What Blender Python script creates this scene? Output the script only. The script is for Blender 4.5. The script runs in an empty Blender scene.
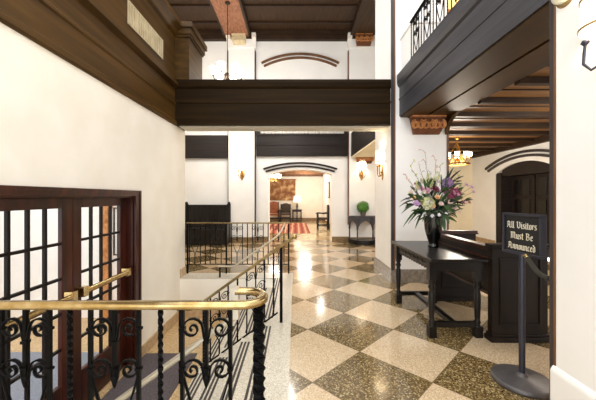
import bpy, math, random
from mathutils import Vector, Matrix, Quaternion
PI = math.pi
random.seed(7)
S = bpy.context.scene
C = bpy.context.collection

# ------------------------------------------------------------------ camera, sky, exposure
F, CX, CY, EYE = 296.0, 295.5, 197.0, 1.4
cam = bpy.data.cameras.new('camera'); co = bpy.data.objects.new('camera', cam); C.objects.link(co)
co.location = (0, 0, EYE); co.rotation_euler = (PI/2, 0, 0)
cam.sensor_width = 36; cam.lens = 36*F/596; cam.shift_x = 2.5/596; cam.shift_y = -3/596
cam.clip_start = 0.05
S.camera = co
w = bpy.data.worlds.new('sky'); S.world = w; w.use_nodes = True
bg = w.node_tree.nodes['Background']; bg.inputs[0].default_value = (0.97, 0.985, 1.0, 1); bg.inputs[1].default_value = 2.5
S.view_settings.view_transform = 'Standard'; S.view_settings.look = 'None'
S.view_settings.gamma = 1; S.view_settings.use_curve_mapping = False
S.view_settings.exposure = 0.18
S.cycles.max_bounces = 10; S.cycles.diffuse_bounces = 5; S.cycles.glossy_bounces = 4
S.cycles.transparent_max_bounces = 12
S.cycles.use_denoising = True
S.cycles.sample_clamp_indirect = 6
S.cycles.caustics_reflective = False; S.cycles.caustics_refractive = False

def lamp(name, loc, power, color=(1, .82, .6), r=.06):
    l = bpy.data.lights.new(name, 'POINT'); l.energy = power; l.color = color; l.shadow_soft_size = r
    o = bpy.data.objects.new(name, l); C.objects.link(o); o.location = loc
    return o

def PX(x, d): return (x-CX)*d/F
def PZ(y, d): return EYE-(y-CY)*d/F

# ------------------------------------------------------------------ materials
def lin(c):
    out = []
    for v in c:
        v /= 255.0
        out.append(v/12.92 if v <= .04045 else ((v+.055)/1.055)**2.4)
    return (out[0], out[1], out[2], 1)

def mat(name, c, rough=.5, metal=0, c2=None, scale=6, stretch=(1, 1, 1), bump=0, coat=0, emit=None, es=0, spec=.5, detail=4, lo=.35, hi=.65):
    m = bpy.data.materials.new(name); m.use_nodes = True
    nt = m.node_tree; b = nt.nodes['Principled BSDF']
    b.inputs['Base Color'].default_value = lin(c); b.inputs['Roughness'].default_value = rough
    b.inputs['Metallic'].default_value = metal; b.inputs['Specular IOR Level'].default_value = spec
    if coat: b.inputs['Coat Weight'].default_value = coat; b.inputs['Coat Roughness'].default_value = .08
    if emit: b.inputs['Emission Color'].default_value = lin(emit); b.inputs['Emission Strength'].default_value = es
    if c2 or bump:
        tc = nt.nodes.new('ShaderNodeTexCoord'); mp = nt.nodes.new('ShaderNodeMapping'); mp.inputs['Scale'].default_value = stretch
        n = nt.nodes.new('ShaderNodeTexNoise'); n.inputs['Scale'].default_value = scale; n.inputs['Detail'].default_value = detail
        nt.links.new(tc.outputs['Object'], mp.inputs[0]); nt.links.new(mp.outputs[0], n.inputs[0])
        if c2:
            r = nt.nodes.new('ShaderNodeValToRGB')
            r.color_ramp.elements[0].position = lo; r.color_ramp.elements[0].color = lin(c)
            r.color_ramp.elements[1].position = hi; r.color_ramp.elements[1].color = lin(c2)
            nt.links.new(n.outputs[0], r.inputs[0]); nt.links.new(r.outputs[0], b.inputs['Base Color'])
        if bump:
            bp = nt.nodes.new('ShaderNodeBump'); bp.inputs['Strength'].default_value = bump; bp.inputs['Distance'].default_value = .01
            nt.links.new(n.outputs[0], bp.inputs['Height']); nt.links.new(bp.outputs[0], b.inputs['Normal'])
    return m

def speckle(nt, vec, base, chips, scale, amount):
    """terrazzo: voronoi cells, each a chip of a random shade; returns a colour socket"""
    v = nt.nodes.new('ShaderNodeTexVoronoi'); v.inputs['Scale'].default_value = scale
    nt.links.new(vec, v.inputs['Vector'])
    sep = nt.nodes.new('ShaderNodeSeparateColor'); nt.links.new(v.outputs['Color'], sep.inputs[0])
    r = nt.nodes.new('ShaderNodeValToRGB'); r.color_ramp.interpolation = 'CONSTANT'
    el = r.color_ramp.elements
    el[0].position = 0; el[0].color = lin(base[0]); el[1].position = .4; el[1].color = lin(base[1])
    p = 1-amount
    for k, c in enumerate(chips):
        e = el.new(p+k*amount/len(chips)); e.color = lin(c)
    nt.links.new(sep.outputs[0], r.inputs[0])
    return r.outputs[0]

def terrazzo(name, base, chips, scale=90, amount=.3, rough=.2):
    m = bpy.data.materials.new(name); m.use_nodes = True; nt = m.node_tree; b = nt.nodes['Principled BSDF']
    tc = nt.nodes.new('ShaderNodeTexCoord')
    c = speckle(nt, tc.outputs['Object'], base, chips, scale, amount)
    nt.links.new(c, b.inputs['Base Color']); b.inputs['Roughness'].default_value = rough
    return m

def tile_floor():
    m = bpy.data.materials.new('checkered terrazzo'); m.use_nodes = True; nt = m.node_tree; b = nt.nodes['Principled BSDF']
    tc = nt.nodes.new('ShaderNodeTexCoord'); sx = nt.nodes.new('ShaderNodeSeparateXYZ'); nt.links.new(tc.outputs['Object'], sx.inputs[0])
    def M(op, a, bb):
        n = nt.nodes.new('ShaderNodeMath'); n.operation = op
        for i, v in enumerate((a, bb)):
            if isinstance(v, (int, float)): n.inputs[i].default_value = v
            else: nt.links.new(v, n.inputs[i])
        return n.outputs[0]
    u = M('DIVIDE', M('SUBTRACT', sx.outputs[0], .129), .453)
    v = M('DIVIDE', M('SUBTRACT', sx.outputs[1], 3.129), .4476)
    p = M('MULTIPLY', M('ADD', u, v), .5); q = M('MULTIPLY', M('SUBTRACT', u, v), .5)
    par = M('MODULO', M('ADD', M('ADD', M('FLOOR', p, 0), M('FLOOR', q, 0)), 400), 2)      # 0 = dark tile
    light = speckle(nt, tc.outputs['Object'], ((204, 178, 142), (215, 190, 154)), ((228, 208, 178), (188, 160, 122)), 130, .3)
    dark = speckle(nt, tc.outputs['Object'], ((102, 82, 50), (118, 97, 60)), ((148, 124, 80), (182, 162, 118), (78, 62, 38)), 105, .42)
    mx = nt.nodes.new('ShaderNodeMix'); mx.data_type = 'RGBA'
    nt.links.new(par, mx.inputs[0]); nt.links.new(dark, mx.inputs[6]); nt.links.new(light, mx.inputs[7])
    # thin joint lines
    fp = M('FRACT', p, 0); fq = M('FRACT', q, 0)
    def edge(f): return M('MINIMUM', f, M('SUBTRACT', 1, f))
    j = M('LESS_THAN', M('MINIMUM', edge(fp), edge(fq)), .006)
    mj = nt.nodes.new('ShaderNodeMix'); mj.data_type = 'RGBA'; mj.inputs[7].default_value = lin((120, 98, 66))
    nt.links.new(j, mj.inputs[0]); nt.links.new(mx.outputs[2], mj.inputs[6])
    nt.links.new(mj.outputs[2], b.inputs['Base Color'])
    n = nt.nodes.new('ShaderNodeTexNoise'); n.inputs['Scale'].default_value = 3
    nt.links.new(tc.outputs['Object'], n.inputs[0])
    rr = nt.nodes.new('ShaderNodeMapRange'); rr.inputs[3].default_value = .10; rr.inputs[4].default_value = .22
    nt.links.new(n.outputs[0], rr.inputs[0]); nt.links.new(rr.outputs[0], b.inputs['Roughness'])
    b.inputs['Coat Weight'].default_value = .35; b.inputs['Coat Roughness'].default_value = .06
    return m

def glass_mat():
    m = bpy.data.materials.new('window glass'); m.use_nodes = True; nt = m.node_tree
    for n in list(nt.nodes):
        if n.type == 'BSDF_PRINCIPLED': nt.nodes.remove(n)
    out = [n for n in nt.nodes if n.type == 'OUTPUT_MATERIAL'][0]
    t = nt.nodes.new('ShaderNodeBsdfTransparent'); g = nt.nodes.new('ShaderNodeBsdfGlossy'); g.inputs['Roughness'].default_value = .02
    lw = nt.nodes.new('ShaderNodeLayerWeight'); lw.inputs[0].default_value = .5
    f = nt.nodes.new('ShaderNodeMath'); f.operation = 'POWER'; f.inputs[1].default_value = 3.5; nt.links.new(lw.outputs['Facing'], f.inputs[0])
    x = nt.nodes.new('ShaderNodeMixShader'); nt.links.new(f.outputs[0], x.inputs[0]); nt.links.new(t.outputs[0], x.inputs[1]); nt.links.new(g.outputs[0], x.inputs[2])
    nt.links.new(x.outputs[0], out.inputs[0])
    return m

M = {
 'cream': mat('cream plaster', (240, 233, 219), .85, c2=(246, 240, 228), scale=2.5, bump=.05),
 'white': mat('white plaster', (243, 241, 237), .8, c2=(248, 246, 243), scale=2.2, bump=.06),
 'warmwall': mat('warm cream plaster', (236, 222, 190), .85, c2=(242, 230, 202), scale=2),
 'soffit': mat('painted plaster soffit', (206, 200, 186), .7),
 'wood': mat('dark olive brown wood', (58, 39, 14), .5, c2=(84, 59, 24), scale=3, stretch=(1, .25, 4), bump=.05, spec=.2),
 'woodx': mat('dark brown boarded wood', (31, 20, 7), .55, c2=(45, 31, 12), scale=3, stretch=(.25, 1, 5), bump=.05, spec=.08),
 'wood_daylit': mat('dark wood with cool daylight tint', (54, 53, 57), .5, c2=(74, 73, 78), scale=3, stretch=(2, .25, 5), bump=.08, spec=.4),  # bluish daylight on the beam mixed into the wood colour; console shares it
 'panel': mat('black brown panel wood', (34, 27, 24), .5, c2=(45, 37, 33), scale=4, stretch=(.3, 1, 5), spec=.2),
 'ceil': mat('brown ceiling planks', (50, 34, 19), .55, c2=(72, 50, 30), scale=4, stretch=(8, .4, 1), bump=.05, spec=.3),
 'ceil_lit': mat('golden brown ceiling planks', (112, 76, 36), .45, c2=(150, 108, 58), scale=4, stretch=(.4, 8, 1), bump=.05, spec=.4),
 'batten': mat('dark ceiling batten wood', (46, 30, 18), .5, c2=(58, 40, 24), scale=4, spec=.3),
 'pinkbeam': mat('reddish painted beam wood', (128, 80, 54), .6, c2=(164, 112, 82), scale=7, stretch=(3, 1, 1), bump=.05),
 'carved': mat('carved orange oak', (172, 108, 54), .5, c2=(206, 142, 80), scale=14, bump=.2),
 'carvedpale': mat('carved cream stone', (196, 178, 138), .7, c2=(222, 206, 170), scale=20, bump=.3),
 'trimbrown': mat('brown corner moulding wood', (96, 62, 36), .5, c2=(122, 84, 52), scale=10, stretch=(1, 1, .2)),
 'trimdark': mat('dark corner moulding wood', (46, 40, 42), .45, c2=(62, 54, 54), scale=10, stretch=(1, 1, .2)),
 'black': mat('black lacquered wood', (15, 12, 11), .28, c2=(24, 19, 17), scale=5, stretch=(1, 1, .3), spec=.35),
 'pew': mat('brown black oak', (26, 18, 13), .45, c2=(36, 26, 19), scale=5, stretch=(1, 1, .3), spec=.2),
 'iron': mat('black wrought iron', (5, 4, 4), .36, c2=(9, 8, 7), scale=40, bump=.1, spec=.08),
 'brass': mat('worn brass', (178, 148, 92), .25, metal=1, c2=(206, 184, 138), scale=14),
 'steelrail': mat('polished pale brass', (216, 208, 192), .4, metal=1),
 'oldbrass': mat('antique brass', (180, 132, 60), .3, metal=1, c2=(140, 100, 46), scale=20),
 'mahog': mat('dark mahogany', (40, 15, 8), .32, c2=(72, 30, 17), scale=4, stretch=(1, 3, .3), spec=.3, coat=.08),
 'grille': mat('aged cream grille paint', (176, 160, 126), .6, c2=(196, 182, 148), scale=8),
 'basemetal': mat('scuffed grey metal', (88, 84, 84), .45, metal=.5, c2=(112, 106, 102), scale=8),
 'brassdark': mat('dull olive brass', (128, 108, 68), .3, metal=1, c2=(158, 138, 96), scale=14),
 'muntin': mat('black brown muntin wood', (20, 10, 7), .5, spec=.2),
 'carveddark': mat('dark oak bracket', (92, 50, 22), .6, c2=(116, 66, 32), scale=14, bump=.2),
 'bronze': mat('dark bronze', (58, 42, 28), .4, metal=.6),
 'glass': glass_mat(),
 'tile': tile_floor(),
 'pale': terrazzo('pale terrazzo', ((202, 192, 172), (212, 203, 184)), ((224, 216, 200), (176, 164, 142)), 140, .35, .3),
 'tan': terrazzo('tan terrazzo', ((190, 158, 112), (200, 170, 124)), ((214, 186, 142), (168, 134, 90)), 120, .35, .25),
 'inlay': mat('dark stair inlay', (52, 44, 38), .6),
 'marble': mat('brown marble baseboard', (112, 90, 62), .25, c2=(150, 126, 92), scale=22),
 'greymarble': mat('grey marble baseboard', (126, 116, 106), .25, c2=(156, 146, 132), scale=18),
 'tanmarble': mat('tan marble baseboard', (176, 148, 112), .3, c2=(200, 174, 138), scale=16),
 'mat': mat('grey violet carpet', (70, 62, 64), .95, c2=(98, 88, 88), scale=60, bump=.3),
 'mat_daylit': mat('grey carpet tinted by daylight', (120, 126, 138), .95, c2=(146, 150, 160), scale=60, bump=.3),  # same mat as indoors, daylight lightening put into its colour
 'vase': mat('black glazed ceramic', (8, 8, 9), .08, coat=.5),
 'signblack': mat('black sign face', (22, 22, 26), .5),
 'signmetal': mat('dark gunmetal', (70, 72, 84), .35, metal=.7),
 'signwrite': mat('cream sign paint', (240, 232, 208), .6),
 'shade': mat('lit white glass shade', (250, 244, 230), .4, emit=(255, 238, 208), es=1.7),
 'bulb': mat('lit frosted bulb glass', (255, 246, 230), .4, emit=(255, 240, 214), es=7),
 'bowl': mat('white frosted glass', (232, 234, 220), .3),
 'rope': mat('dark olive velvet', (44, 42, 34), .9, c2=(60, 56, 44), scale=60),
 'leather': mat('orange brown leather', (120, 58, 16), .45, c2=(146, 76, 28), scale=8),
 'cushion': mat('dark woven cushion', (56, 46, 40), .9, c2=(78, 66, 56), scale=40),
 'stone': mat('far tan stone floor', (190, 166, 122), .14, c2=(204, 182, 140), scale=3, coat=.3),
 'leaf': mat('deep green leaf', (44, 74, 34), .45, c2=(74, 108, 52), scale=14),
 'leafgrey': mat('grey green leaf', (74, 90, 72), .55, c2=(106, 120, 98), scale=14),
 'leafdark': mat('blackish green leaf', (22, 28, 26), .4, c2=(40, 50, 44), scale=14),
 'twig': mat('brown twig bark', (98, 80, 58), .8),
 'boxwood': mat('boxwood green', (62, 112, 38), .6, c2=(96, 148, 58), scale=30),
 'purple': mat('purple petals', (104, 70, 138), .6, c2=(140, 104, 170), scale=30),
 'pinkp': mat('pink petals', (206, 138, 168), .6, c2=(226, 172, 194), scale=30),
 'mauve': mat('mauve petals', (188, 144, 190), .6, c2=(212, 176, 212), scale=30),
 'burg': mat('burgundy petals', (120, 44, 74), .6, c2=(158, 74, 100), scale=30),
 'greencream': mat('green cream petals', (196, 200, 128), .6, c2=(224, 222, 172), scale=30),
 'peach': mat('peach petals', (232, 180, 120), .6, c2=(240, 200, 150), scale=30),
 'whitep': mat('white petals', (238, 232, 232), .6),
 'blush': mat('blush petals', (222, 190, 178), .6, c2=(232, 206, 196), scale=30),
 'mattepaper': mat('white picture mount', (236, 232, 224), .8),
}

def rug_mat():
    m = bpy.data.materials.new('red striped rug'); m.use_nodes = True; nt = m.node_tree; b = nt.nodes['Principled BSDF']
    tc = nt.nodes.new('ShaderNodeTexCoord')
    wv = nt.nodes.new('ShaderNodeTexWave'); wv.bands_direction = 'X'; wv.inputs['Scale'].default_value = 1.1; wv.inputs['Distortion'].default_value = 1.5; wv.inputs['Detail'].default_value = 3
    nt.links.new(tc.outputs['Object'], wv.inputs[0])
    r = nt.nodes.new('ShaderNodeValToRGB'); e = r.color_ramp.elements
    e[0].position = 0; e[0].color = lin((140, 52, 44)); e[1].position = .45; e[1].color = lin((168, 84, 72))
    for p, c in ((.62, (216, 150, 122)), (.74, (92, 60, 64)), (.84, (150, 62, 52)), (.95, (224, 182, 148))):
        q = e.new(p); q.color = lin(c)
    nt.links.new(wv.outputs['Color'], r.inputs[0]); nt.links.new(r.outputs[0], b.inputs['Base Color']); b.inputs['Roughness'].default_value = .95
    return m
M['rug'] = rug_mat()

def tapestry_mat():
    m = bpy.data.materials.new('woven brown landscape'); m.use_nodes = True; nt = m.node_tree; b = nt.nodes['Principled BSDF']
    tc = nt.nodes.new('ShaderNodeTexCoord'); n = nt.nodes.new('ShaderNodeTexNoise'); n.inputs['Scale'].default_value = 3.4; n.inputs['Detail'].default_value = 8
    nt.links.new(tc.outputs['Object'], n.inputs[0])
    r = nt.nodes.new('ShaderNodeValToRGB'); e = r.color_ramp.elements
    e[0].position = .3; e[0].color = lin((104, 68, 44)); e[1].position = .7; e[1].color = lin((214, 186, 140))
    q = e.new(.5); q.color = lin((150, 104, 68))
    nt.links.new(n.outputs[0], r.inputs[0]); nt.links.new(r.outputs[0], b.inputs['Base Color']); b.inputs['Roughness'].default_value = .9
    return m
M['tapestry'] = tapestry_mat()

# ------------------------------------------------------------------ mesh helpers
class MB:
    def __init__(s): s.v = []; s.f = []; s.m = []; s.s = []
    def add(s, vs, fs, m=0, smooth=False):
        o = len(s.v); s.v += [tuple(v) for v in vs]
        for f in fs: s.f.append([i+o for i in f]); s.m.append(m); s.s.append(smooth)
        return s
    def box(s, x0, x1, y0, y1, z0, z1, m=0):
        vs = [(x, y, z) for z in (z0, z1) for y in (y0, y1) for x in (x0, x1)]
        return s.add(vs, [(0, 2, 3, 1), (4, 5, 7, 6), (0, 1, 5, 4), (2, 6, 7, 3), (0, 4, 6, 2), (1, 3, 7, 5)], m)
    def prism(s, poly, axis, a0, a1, m=0, smooth=False):
        def P(p, a):
            return {'x': (a, p[0], p[1]), 'y': (p[0], a, p[1]), 'z': (p[0], p[1], a)}[axis]
        n = len(poly); vs = [P(p, a0) for p in poly]+[P(p, a1) for p in poly]
        s.add(vs, [tuple(range(n)), tuple(range(2*n-1, n-1, -1))], m)
        o = len(s.v)-2*n
        for i in range(n):
            j = (i+1) % n; s.f.append([o+i, o+n+i, o+n+j, o+j]); s.m.append(m); s.s.append(smooth)
        return s
    def sweep(s, pts, sec, m=0, twist=0, scale=None, closed=False, smooth=True, up=None, caps=True):
        pts = [Vector(p) for p in pts]; n = len(pts); k = len(sec)
        T = []
        for i in range(n):
            if closed: t = pts[(i+1) % n]-pts[i-1]
            else: t = pts[min(i+1, n-1)]-pts[max(i-1, 0)]
            T.append(t.normalized() if t.length > 1e-9 else Vector((0, 0, 1)))
        u = Vector(up) if up else (Vector((0, 0, 1)) if abs(T[0].z) < .9 else Vector((0, 1, 0)))
        vs = []
        N = (u-T[0]*u.dot(T[0])).normalized()
        for i in range(n):
            if i:
                q = T[i-1].rotation_difference(T[i]); N = q @ N; N = (N-T[i]*N.dot(T[i])).normalized()
            B = T[i].cross(N); a = twist*i/(n-1) if n > 1 else 0; ca, sa = math.cos(a), math.sin(a); sc = scale[i] if scale else 1
            for (x, y) in sec:
                X, Y = (x*ca-y*sa)*sc, (x*sa+y*ca)*sc
                vs.append(pts[i]+B*X+N*Y)
        fs = []
        for i in range(n if closed else n-1):
            for j in range(k):
                a, b = i*k+j, i*k+(j+1) % k; i2 = (i+1) % n
                fs.append((a, b, i2*k+(j+1) % k, i2*k+j))
        s.add(vs, fs, m, smooth)
        if caps and not closed: s.add(vs[:k], [tuple(range(k))[::-1]], m); s.add(vs[-k:], [tuple(range(k))], m)
        return s
    def tube(s, pts, r, m=0, n=8, scale=None, closed=False, caps=True):
        return s.sweep(pts, [(r*math.cos(2*PI*i/n), r*math.sin(2*PI*i/n)) for i in range(n)], m, scale=scale, closed=closed, caps=caps)
    def bar(s, p, q, a, b=None, m=0, twist=0, n=2):
        b = b or a; p = Vector(p); q = Vector(q)
        return s.sweep([p.lerp(q, i/(n-1)) for i in range(n)], [(-a/2, -b/2), (a/2, -b/2), (a/2, b/2), (-a/2, b/2)], m, twist=twist, smooth=False)
    def lathe(s, prof, c=(0, 0, 0), n=20, m=0, a0=0, a1=2*PI, smooth=True):
        full = abs(a1-a0-2*PI) < 1e-6; k = n if full else n+1; vs = []
        for (r, z) in prof:
            for i in range(k):
                a = a0+(a1-a0)*i/n; vs.append((c[0]+r*math.cos(a), c[1]+r*math.sin(a), c[2]+z))
        fs = []
        for i in range(len(prof)-1):
            for j in range(n):
                b = (j+1) % k if full else j+1
                fs.append((i*k+j, i*k+b, (i+1)*k+b, (i+1)*k+j))
        s.add(vs, fs, m, smooth)
        if full:
            for idx, rev in ((0, True), (len(prof)-1, False)):
                if prof[idx][0] > 1e-4:
                    ring = vs[idx*k:(idx+1)*k]; s.add(ring, [tuple(range(k))[::-1] if rev else tuple(range(k))], m)
        return s
    def ball(s, c, r, sc=(1, 1, 1), m=0, nu=16, nv=10):
        prof = [(max(1e-5, math.sin(PI*i/nv)), -math.cos(PI*i/nv)) for i in range(nv+1)]
        o = len(s.v); s.lathe(prof, (0, 0, 0), nu, m)
        for i in range(o, len(s.v)):
            x, y, z = s.v[i]; s.v[i] = (c[0]+x*r*sc[0], c[1]+y*r*sc[1], c[2]+z*r*sc[2])
        return s
    def xform(s, Mx, start=0):
        for i in range(start, len(s.v)): s.v[i] = tuple(Mx @ Vector(s.v[i]))
        return s
    def mesh(s, name, mats):
        me = bpy.data.meshes.new(name); me.from_pydata(s.v, [], s.f)
        for m in (mats if isinstance(mats, (list, tuple)) else [mats]): me.materials.append(M[m])
        me.polygons.foreach_set('material_index', s.m); me.polygons.foreach_set('use_smooth', s.s)
        import bmesh
        b = bmesh.new(); b.from_mesh(me); bmesh.ops.recalc_face_normals(b, faces=b.faces); b.to_mesh(me); b.free()
        me.update(); return me
    def build(s, name, mats, parent=None, loc=(0, 0, 0), bevel=0):
        o = bpy.data.objects.new(name, s.mesh(name, mats)); C.objects.link(o); o.location = loc
        if parent: o.parent = parent
        if bevel:
            bv = o.modifiers.new('edge', 'BEVEL'); bv.width = bevel; bv.segments = 2; bv.limit_method = 'ANGLE'
        return o

def put(me, name, parent, loc=(0, 0, 0), rot=(0, 0, 0), scale=(1, 1, 1)):
    o = bpy.data.objects.new(name, me); C.objects.link(o); o.parent = parent; o.location = loc; o.rotation_euler = rot; o.scale = scale
    return o
def thing(name, label, cat, loc=(0, 0, 0), rz=0, group=None):
    o = bpy.data.objects.new(name, None); C.objects.link(o); o.empty_display_size = .1
    o.location = loc; o.rotation_euler = (0, 0, rz); return tag(o, label, cat, group)
def tag(o, label, cat, group=None):
    o['label'] = label; o['category'] = cat
    if group: o['group'] = group
    return o
def struct(b, name, mats, bevel=0):
    o = b.build(name, mats, bevel=bevel) if isinstance(b, MB) else b
    o['kind'] = 'structure'; return o
def arc(cx, half, zs, zp, n=24):
    """points of a segmental arch: centre cx, half width, spring height zs, crown height zp"""
    h = zp-zs; R = (half*half+h*h)/(2*h); a = math.asin(half/R)
    return [(cx+R*math.sin(-a+2*a*i/n), zp-R+R*math.cos(-a+2*a*i/n)) for i in range(n+1)]

# ------------------------------------------------------------------ key dimensions
YB = 9.2                      # back wall
XL = -2.0                     # wall beside the stairs
LOW = -.68                    # floor of the entrance landing
CEIL = PZ(33, YB)             # 6.5
XR = 5.5                      # wall of the reception alcove
ALC = 2.74                    # alcove ceiling
PL = 1.58                     # lobby face of the piers
PF, PBK = 4.85, 5.87          # pier front and back
RY0 = 1.43                    # stair well
RY1 = 5.12

# ------------------------------------------------------------------ floors and stairs
b = MB()
b.box(-.05, 2.6, -1.5, 5.45, -.1, 0, 0); b.box(2.6, XR, -1.5, 5.45, -.1, 0, 0); b.box(-3.6, XR, 5.45, YB+.4, -.1, 0, 0)
b.box(-.36, -.05, -1.5, 5.45, -.1, 0, 1); b.box(XL, -.36, RY1, 5.45, -.02, 0, 1); b.box(-3.2, -.36, -1.5, RY0, -.1, 0, 1)
for (ya, yb) in ((-1.5, 3.21), (3.42, RY1)):
    for k in range(3): b.box(-.262-.037*k-.02, -.262-.037*k, ya, yb, -.01, .0012, 2)
struct(b, 'floor', ['tile', 'pale', 'inlay'])
b = MB()
for k in range(3):
    zt = -.17*(k+1); x1 = -.36-.24*k; x0 = x1-.24
    b.box(x0, x1, RY0, RY1, LOW-.1, zt, 0)
    for (ya, yb) in ((RY0, 3.21), (3.42, RY1)):
        for q in range(3): b.box(x0+.012+.037*q, x0+.034+.037*q, ya, yb, zt-.01, zt+.0012, 1)
struct(b, 'stair_floor', ['pale', 'inlay'])
b = MB(); b.box(XL-.35, -1.08, 1.0, RY1, LOW-.1, LOW, 0); struct(b, 'landing_floor', 'tan')
b = MB(); b.box(-5.2, XL-.35, -.5, 5.2, LOW-.1, LOW, 0); struct(b, 'vestibule_floor', 'tan')
b = MB(); b.box(XL, -.36, RY1, RY1+.1, LOW, -.02, 0); struct(b, 'wall_landing_riser', 'cream')
b = MB(); b.box(XL, -.36, RY0-.12, RY0, LOW, -.1, 0); struct(b, 'wall_stair_near', 'cream')
b = MB(); b.box(-4.2, 1.62, YB+.4, 17.6, -.1, 0, 0); struct(b, 'parlour_floor', 'stone')

# mats
o = MB().box(XL+.01, -1.30, RY0+.02, 3.92, LOW, LOW+.012).build('entrance_mat', 'mat'); tag(o, 'dark grey entrance mat on the sunken landing at the foot of the stairs', 'mat')
o = MB().box(-4.6, XL-.4, .3, 3.95, LOW, LOW+.012).build('entrance_mat', 'mat_daylit'); tag(o, 'daylight-tinted grey entrance mat behind the glazed doors', 'mat')

# ------------------------------------------------------------------ wall beside the stairs with door opening
D0, D1, DT = 1.86, 3.665, 1.415
b = MB()
b.box(XL-.16, XL, -1.5, D0, LOW, 2.6, 0); b.box(XL-.16, XL, D1, 5.36, LOW, 2.6, 0); b.box(XL-.16, XL, D0, D1, DT, 2.6, 0)
struct(b, 'wall_left', 'cream')
b = MB(); b.box(-3.6, XL-.16, 5.27, 5.36, 0, 2.6); struct(b, 'wall_recess_return', 'cream')
b = MB(); b.box(-3.75, -3.6, 5.36, YB+.4, 0, CEIL); struct(b, 'wall_recess_side', 'cream')
# baseboards
b = MB(); b.box(XL, XL+.02, 3.8, RY1, LOW, LOW+.15); struct(b, 'baseboard_left', 'tanmarble')
b = MB(); b.box(XL, -1.08, RY1-.02, RY1, LOW, LOW+.15); struct(b, 'baseboard_landing', 'tanmarble')
b = MB(); b.box(XL, XL+.015, RY1, 5.365, 0, .15); struct(b, 'baseboard_upper', 'tanmarble')
# door casing and head
b = MB()
b.box(XL-.005, XL+.025, D1, D1+.115, LOW, DT+.055); b.box(XL-.005, XL+.025, D0-.115, D0, LOW, DT+.055); b.box(XL-.005, XL+.025, D0, D1, DT, DT+.055)
b.box(XL+.02, XL+.035, D1+.085, D1+.115, LOW, DT+.055); b.box(XL+.02, XL+.035, D0-.115, D1+.115, DT+.04, DT+.065)
b.box(XL-.16, XL-.005, D1-.022, D1, LOW, DT); b.box(XL-.16, XL-.005, D0, D0+.022, LOW, DT); b.box(XL-.16, XL-.005, D0, D1, DT-.02, DT)
struct(b, 'trim_1', 'mahog')
# glazed leaves
def leaf(name, y0, y1, g0, g1):
    XD = XL-.105
    fr = MB()
    fr.box(XD-.022, XD+.022, y0, g0, LOW+.01, DT-.02); fr.box(XD-.022, XD+.022, g1, y1, LOW+.01, DT-.02)
    fr.box(XD-.022, XD+.022, g0, g1, 1.298, DT-.02); fr.box(XD-.022, XD+.022, g0, g1, LOW+.01, -.285)
    fr.box(XD-.03, XD-.0, g0, g1, LOW+.08, -.36)
    d = struct(fr, name, 'mahog', bevel=.006)
    H = (1.298+.285)/5; wd = (g1-g0)/4
    for k in range(1, 4): MB().box(XD-.013, XD+.013, g0+wd*k-.012, g0+wd*k+.012, -.285, 1.298).build('muntin', 'muntin', d)
    for k in range(1, 5): MB().box(XD-.0125, XD+.0125, g0, g1, -.285+H*k-.012, -.285+H*k+.012).build('muntin', 'muntin', d)
    MB().add([(XD, g0, -.285), (XD, g1, -.285), (XD, g1, 1.298), (XD, g0, 1.298)], [(0, 1, 2, 3)]).build('glass_pane', 'glass', d)
    pb = MB(); zc = .495
    pb.sweep([(XL-.02, y0+.05, zc), (XL-.02, y1-.06, zc)], [(.022*math.cos(a)*(1), .03*math.sin(a)) for a in [2*PI*i/10 for i in range(10)]])
    pbar = pb.build('push_bar', 'brass', d); pbar['label'] = 'brass push bar'
    for yy in (y0+.05, y1-.09):
        br = MB(); br.box(XD+.02, XL+.006, yy-.02, yy+.045, zc-.045, zc+.05); br.build('bracket', 'brass', pbar, bevel=.008)
    return d
leaf('door_1', 2.77, D1-.022, 2.885, 3.52)
leaf('door_2', D0+.022, 2.766, 2.0, 2.645)
# vestibule behind the doors
b = MB(); b.box(-5.3, -5.2, -.5, 5.2, LOW, 2.3); struct(b, 'wall_vestibule', 'white')
b = MB(); b.box(-5.2, XL-.16, 5.1, 5.2, LOW, 2.3); struct(b, 'wall_vestibule_end', 'white')
b = MB()
b.box(-3.275, -3.17, 4.99, 5.095, LOW, 1.2); b.box(-3.30, -3.145, 4.97, 5.095, 1.2, 1.27)
for k in range(7):
    for sgn in (-1, 1):
        pts = [(-3.222+sgn*(.006+.026*math.cos(a)*(1-a/9)), 4.985, -.5+.25*k+.05*math.sin(a)*(1-a/9)) for a in [i*.5 for i in range(14)]]
        b.tube(pts, .014, n=5)
tag(b.build('carved_post', 'carved'), 'carved orange wooden post seen through the glazed door', 'carved post')
t = thing('framed_picture', 'small dark framed picture seen through the glazed door', 'picture', (-2.95, 5.095, .4))
b = MB(); b.box(-.17, .17, -.03, 0, 0, .02); b.box(-.17, .17, -.03, 0, .8, .82); b.box(-.17, -.15, -.03, 0, .02, .8); b.box(.15, .17, -.03, 0, .02, .8); b.build('picture_frame', 'black', t)
MB().box(-.15, .15, -.012, 0, .02, .8).build('picture_sheet', 'mattepaper', t)

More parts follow.
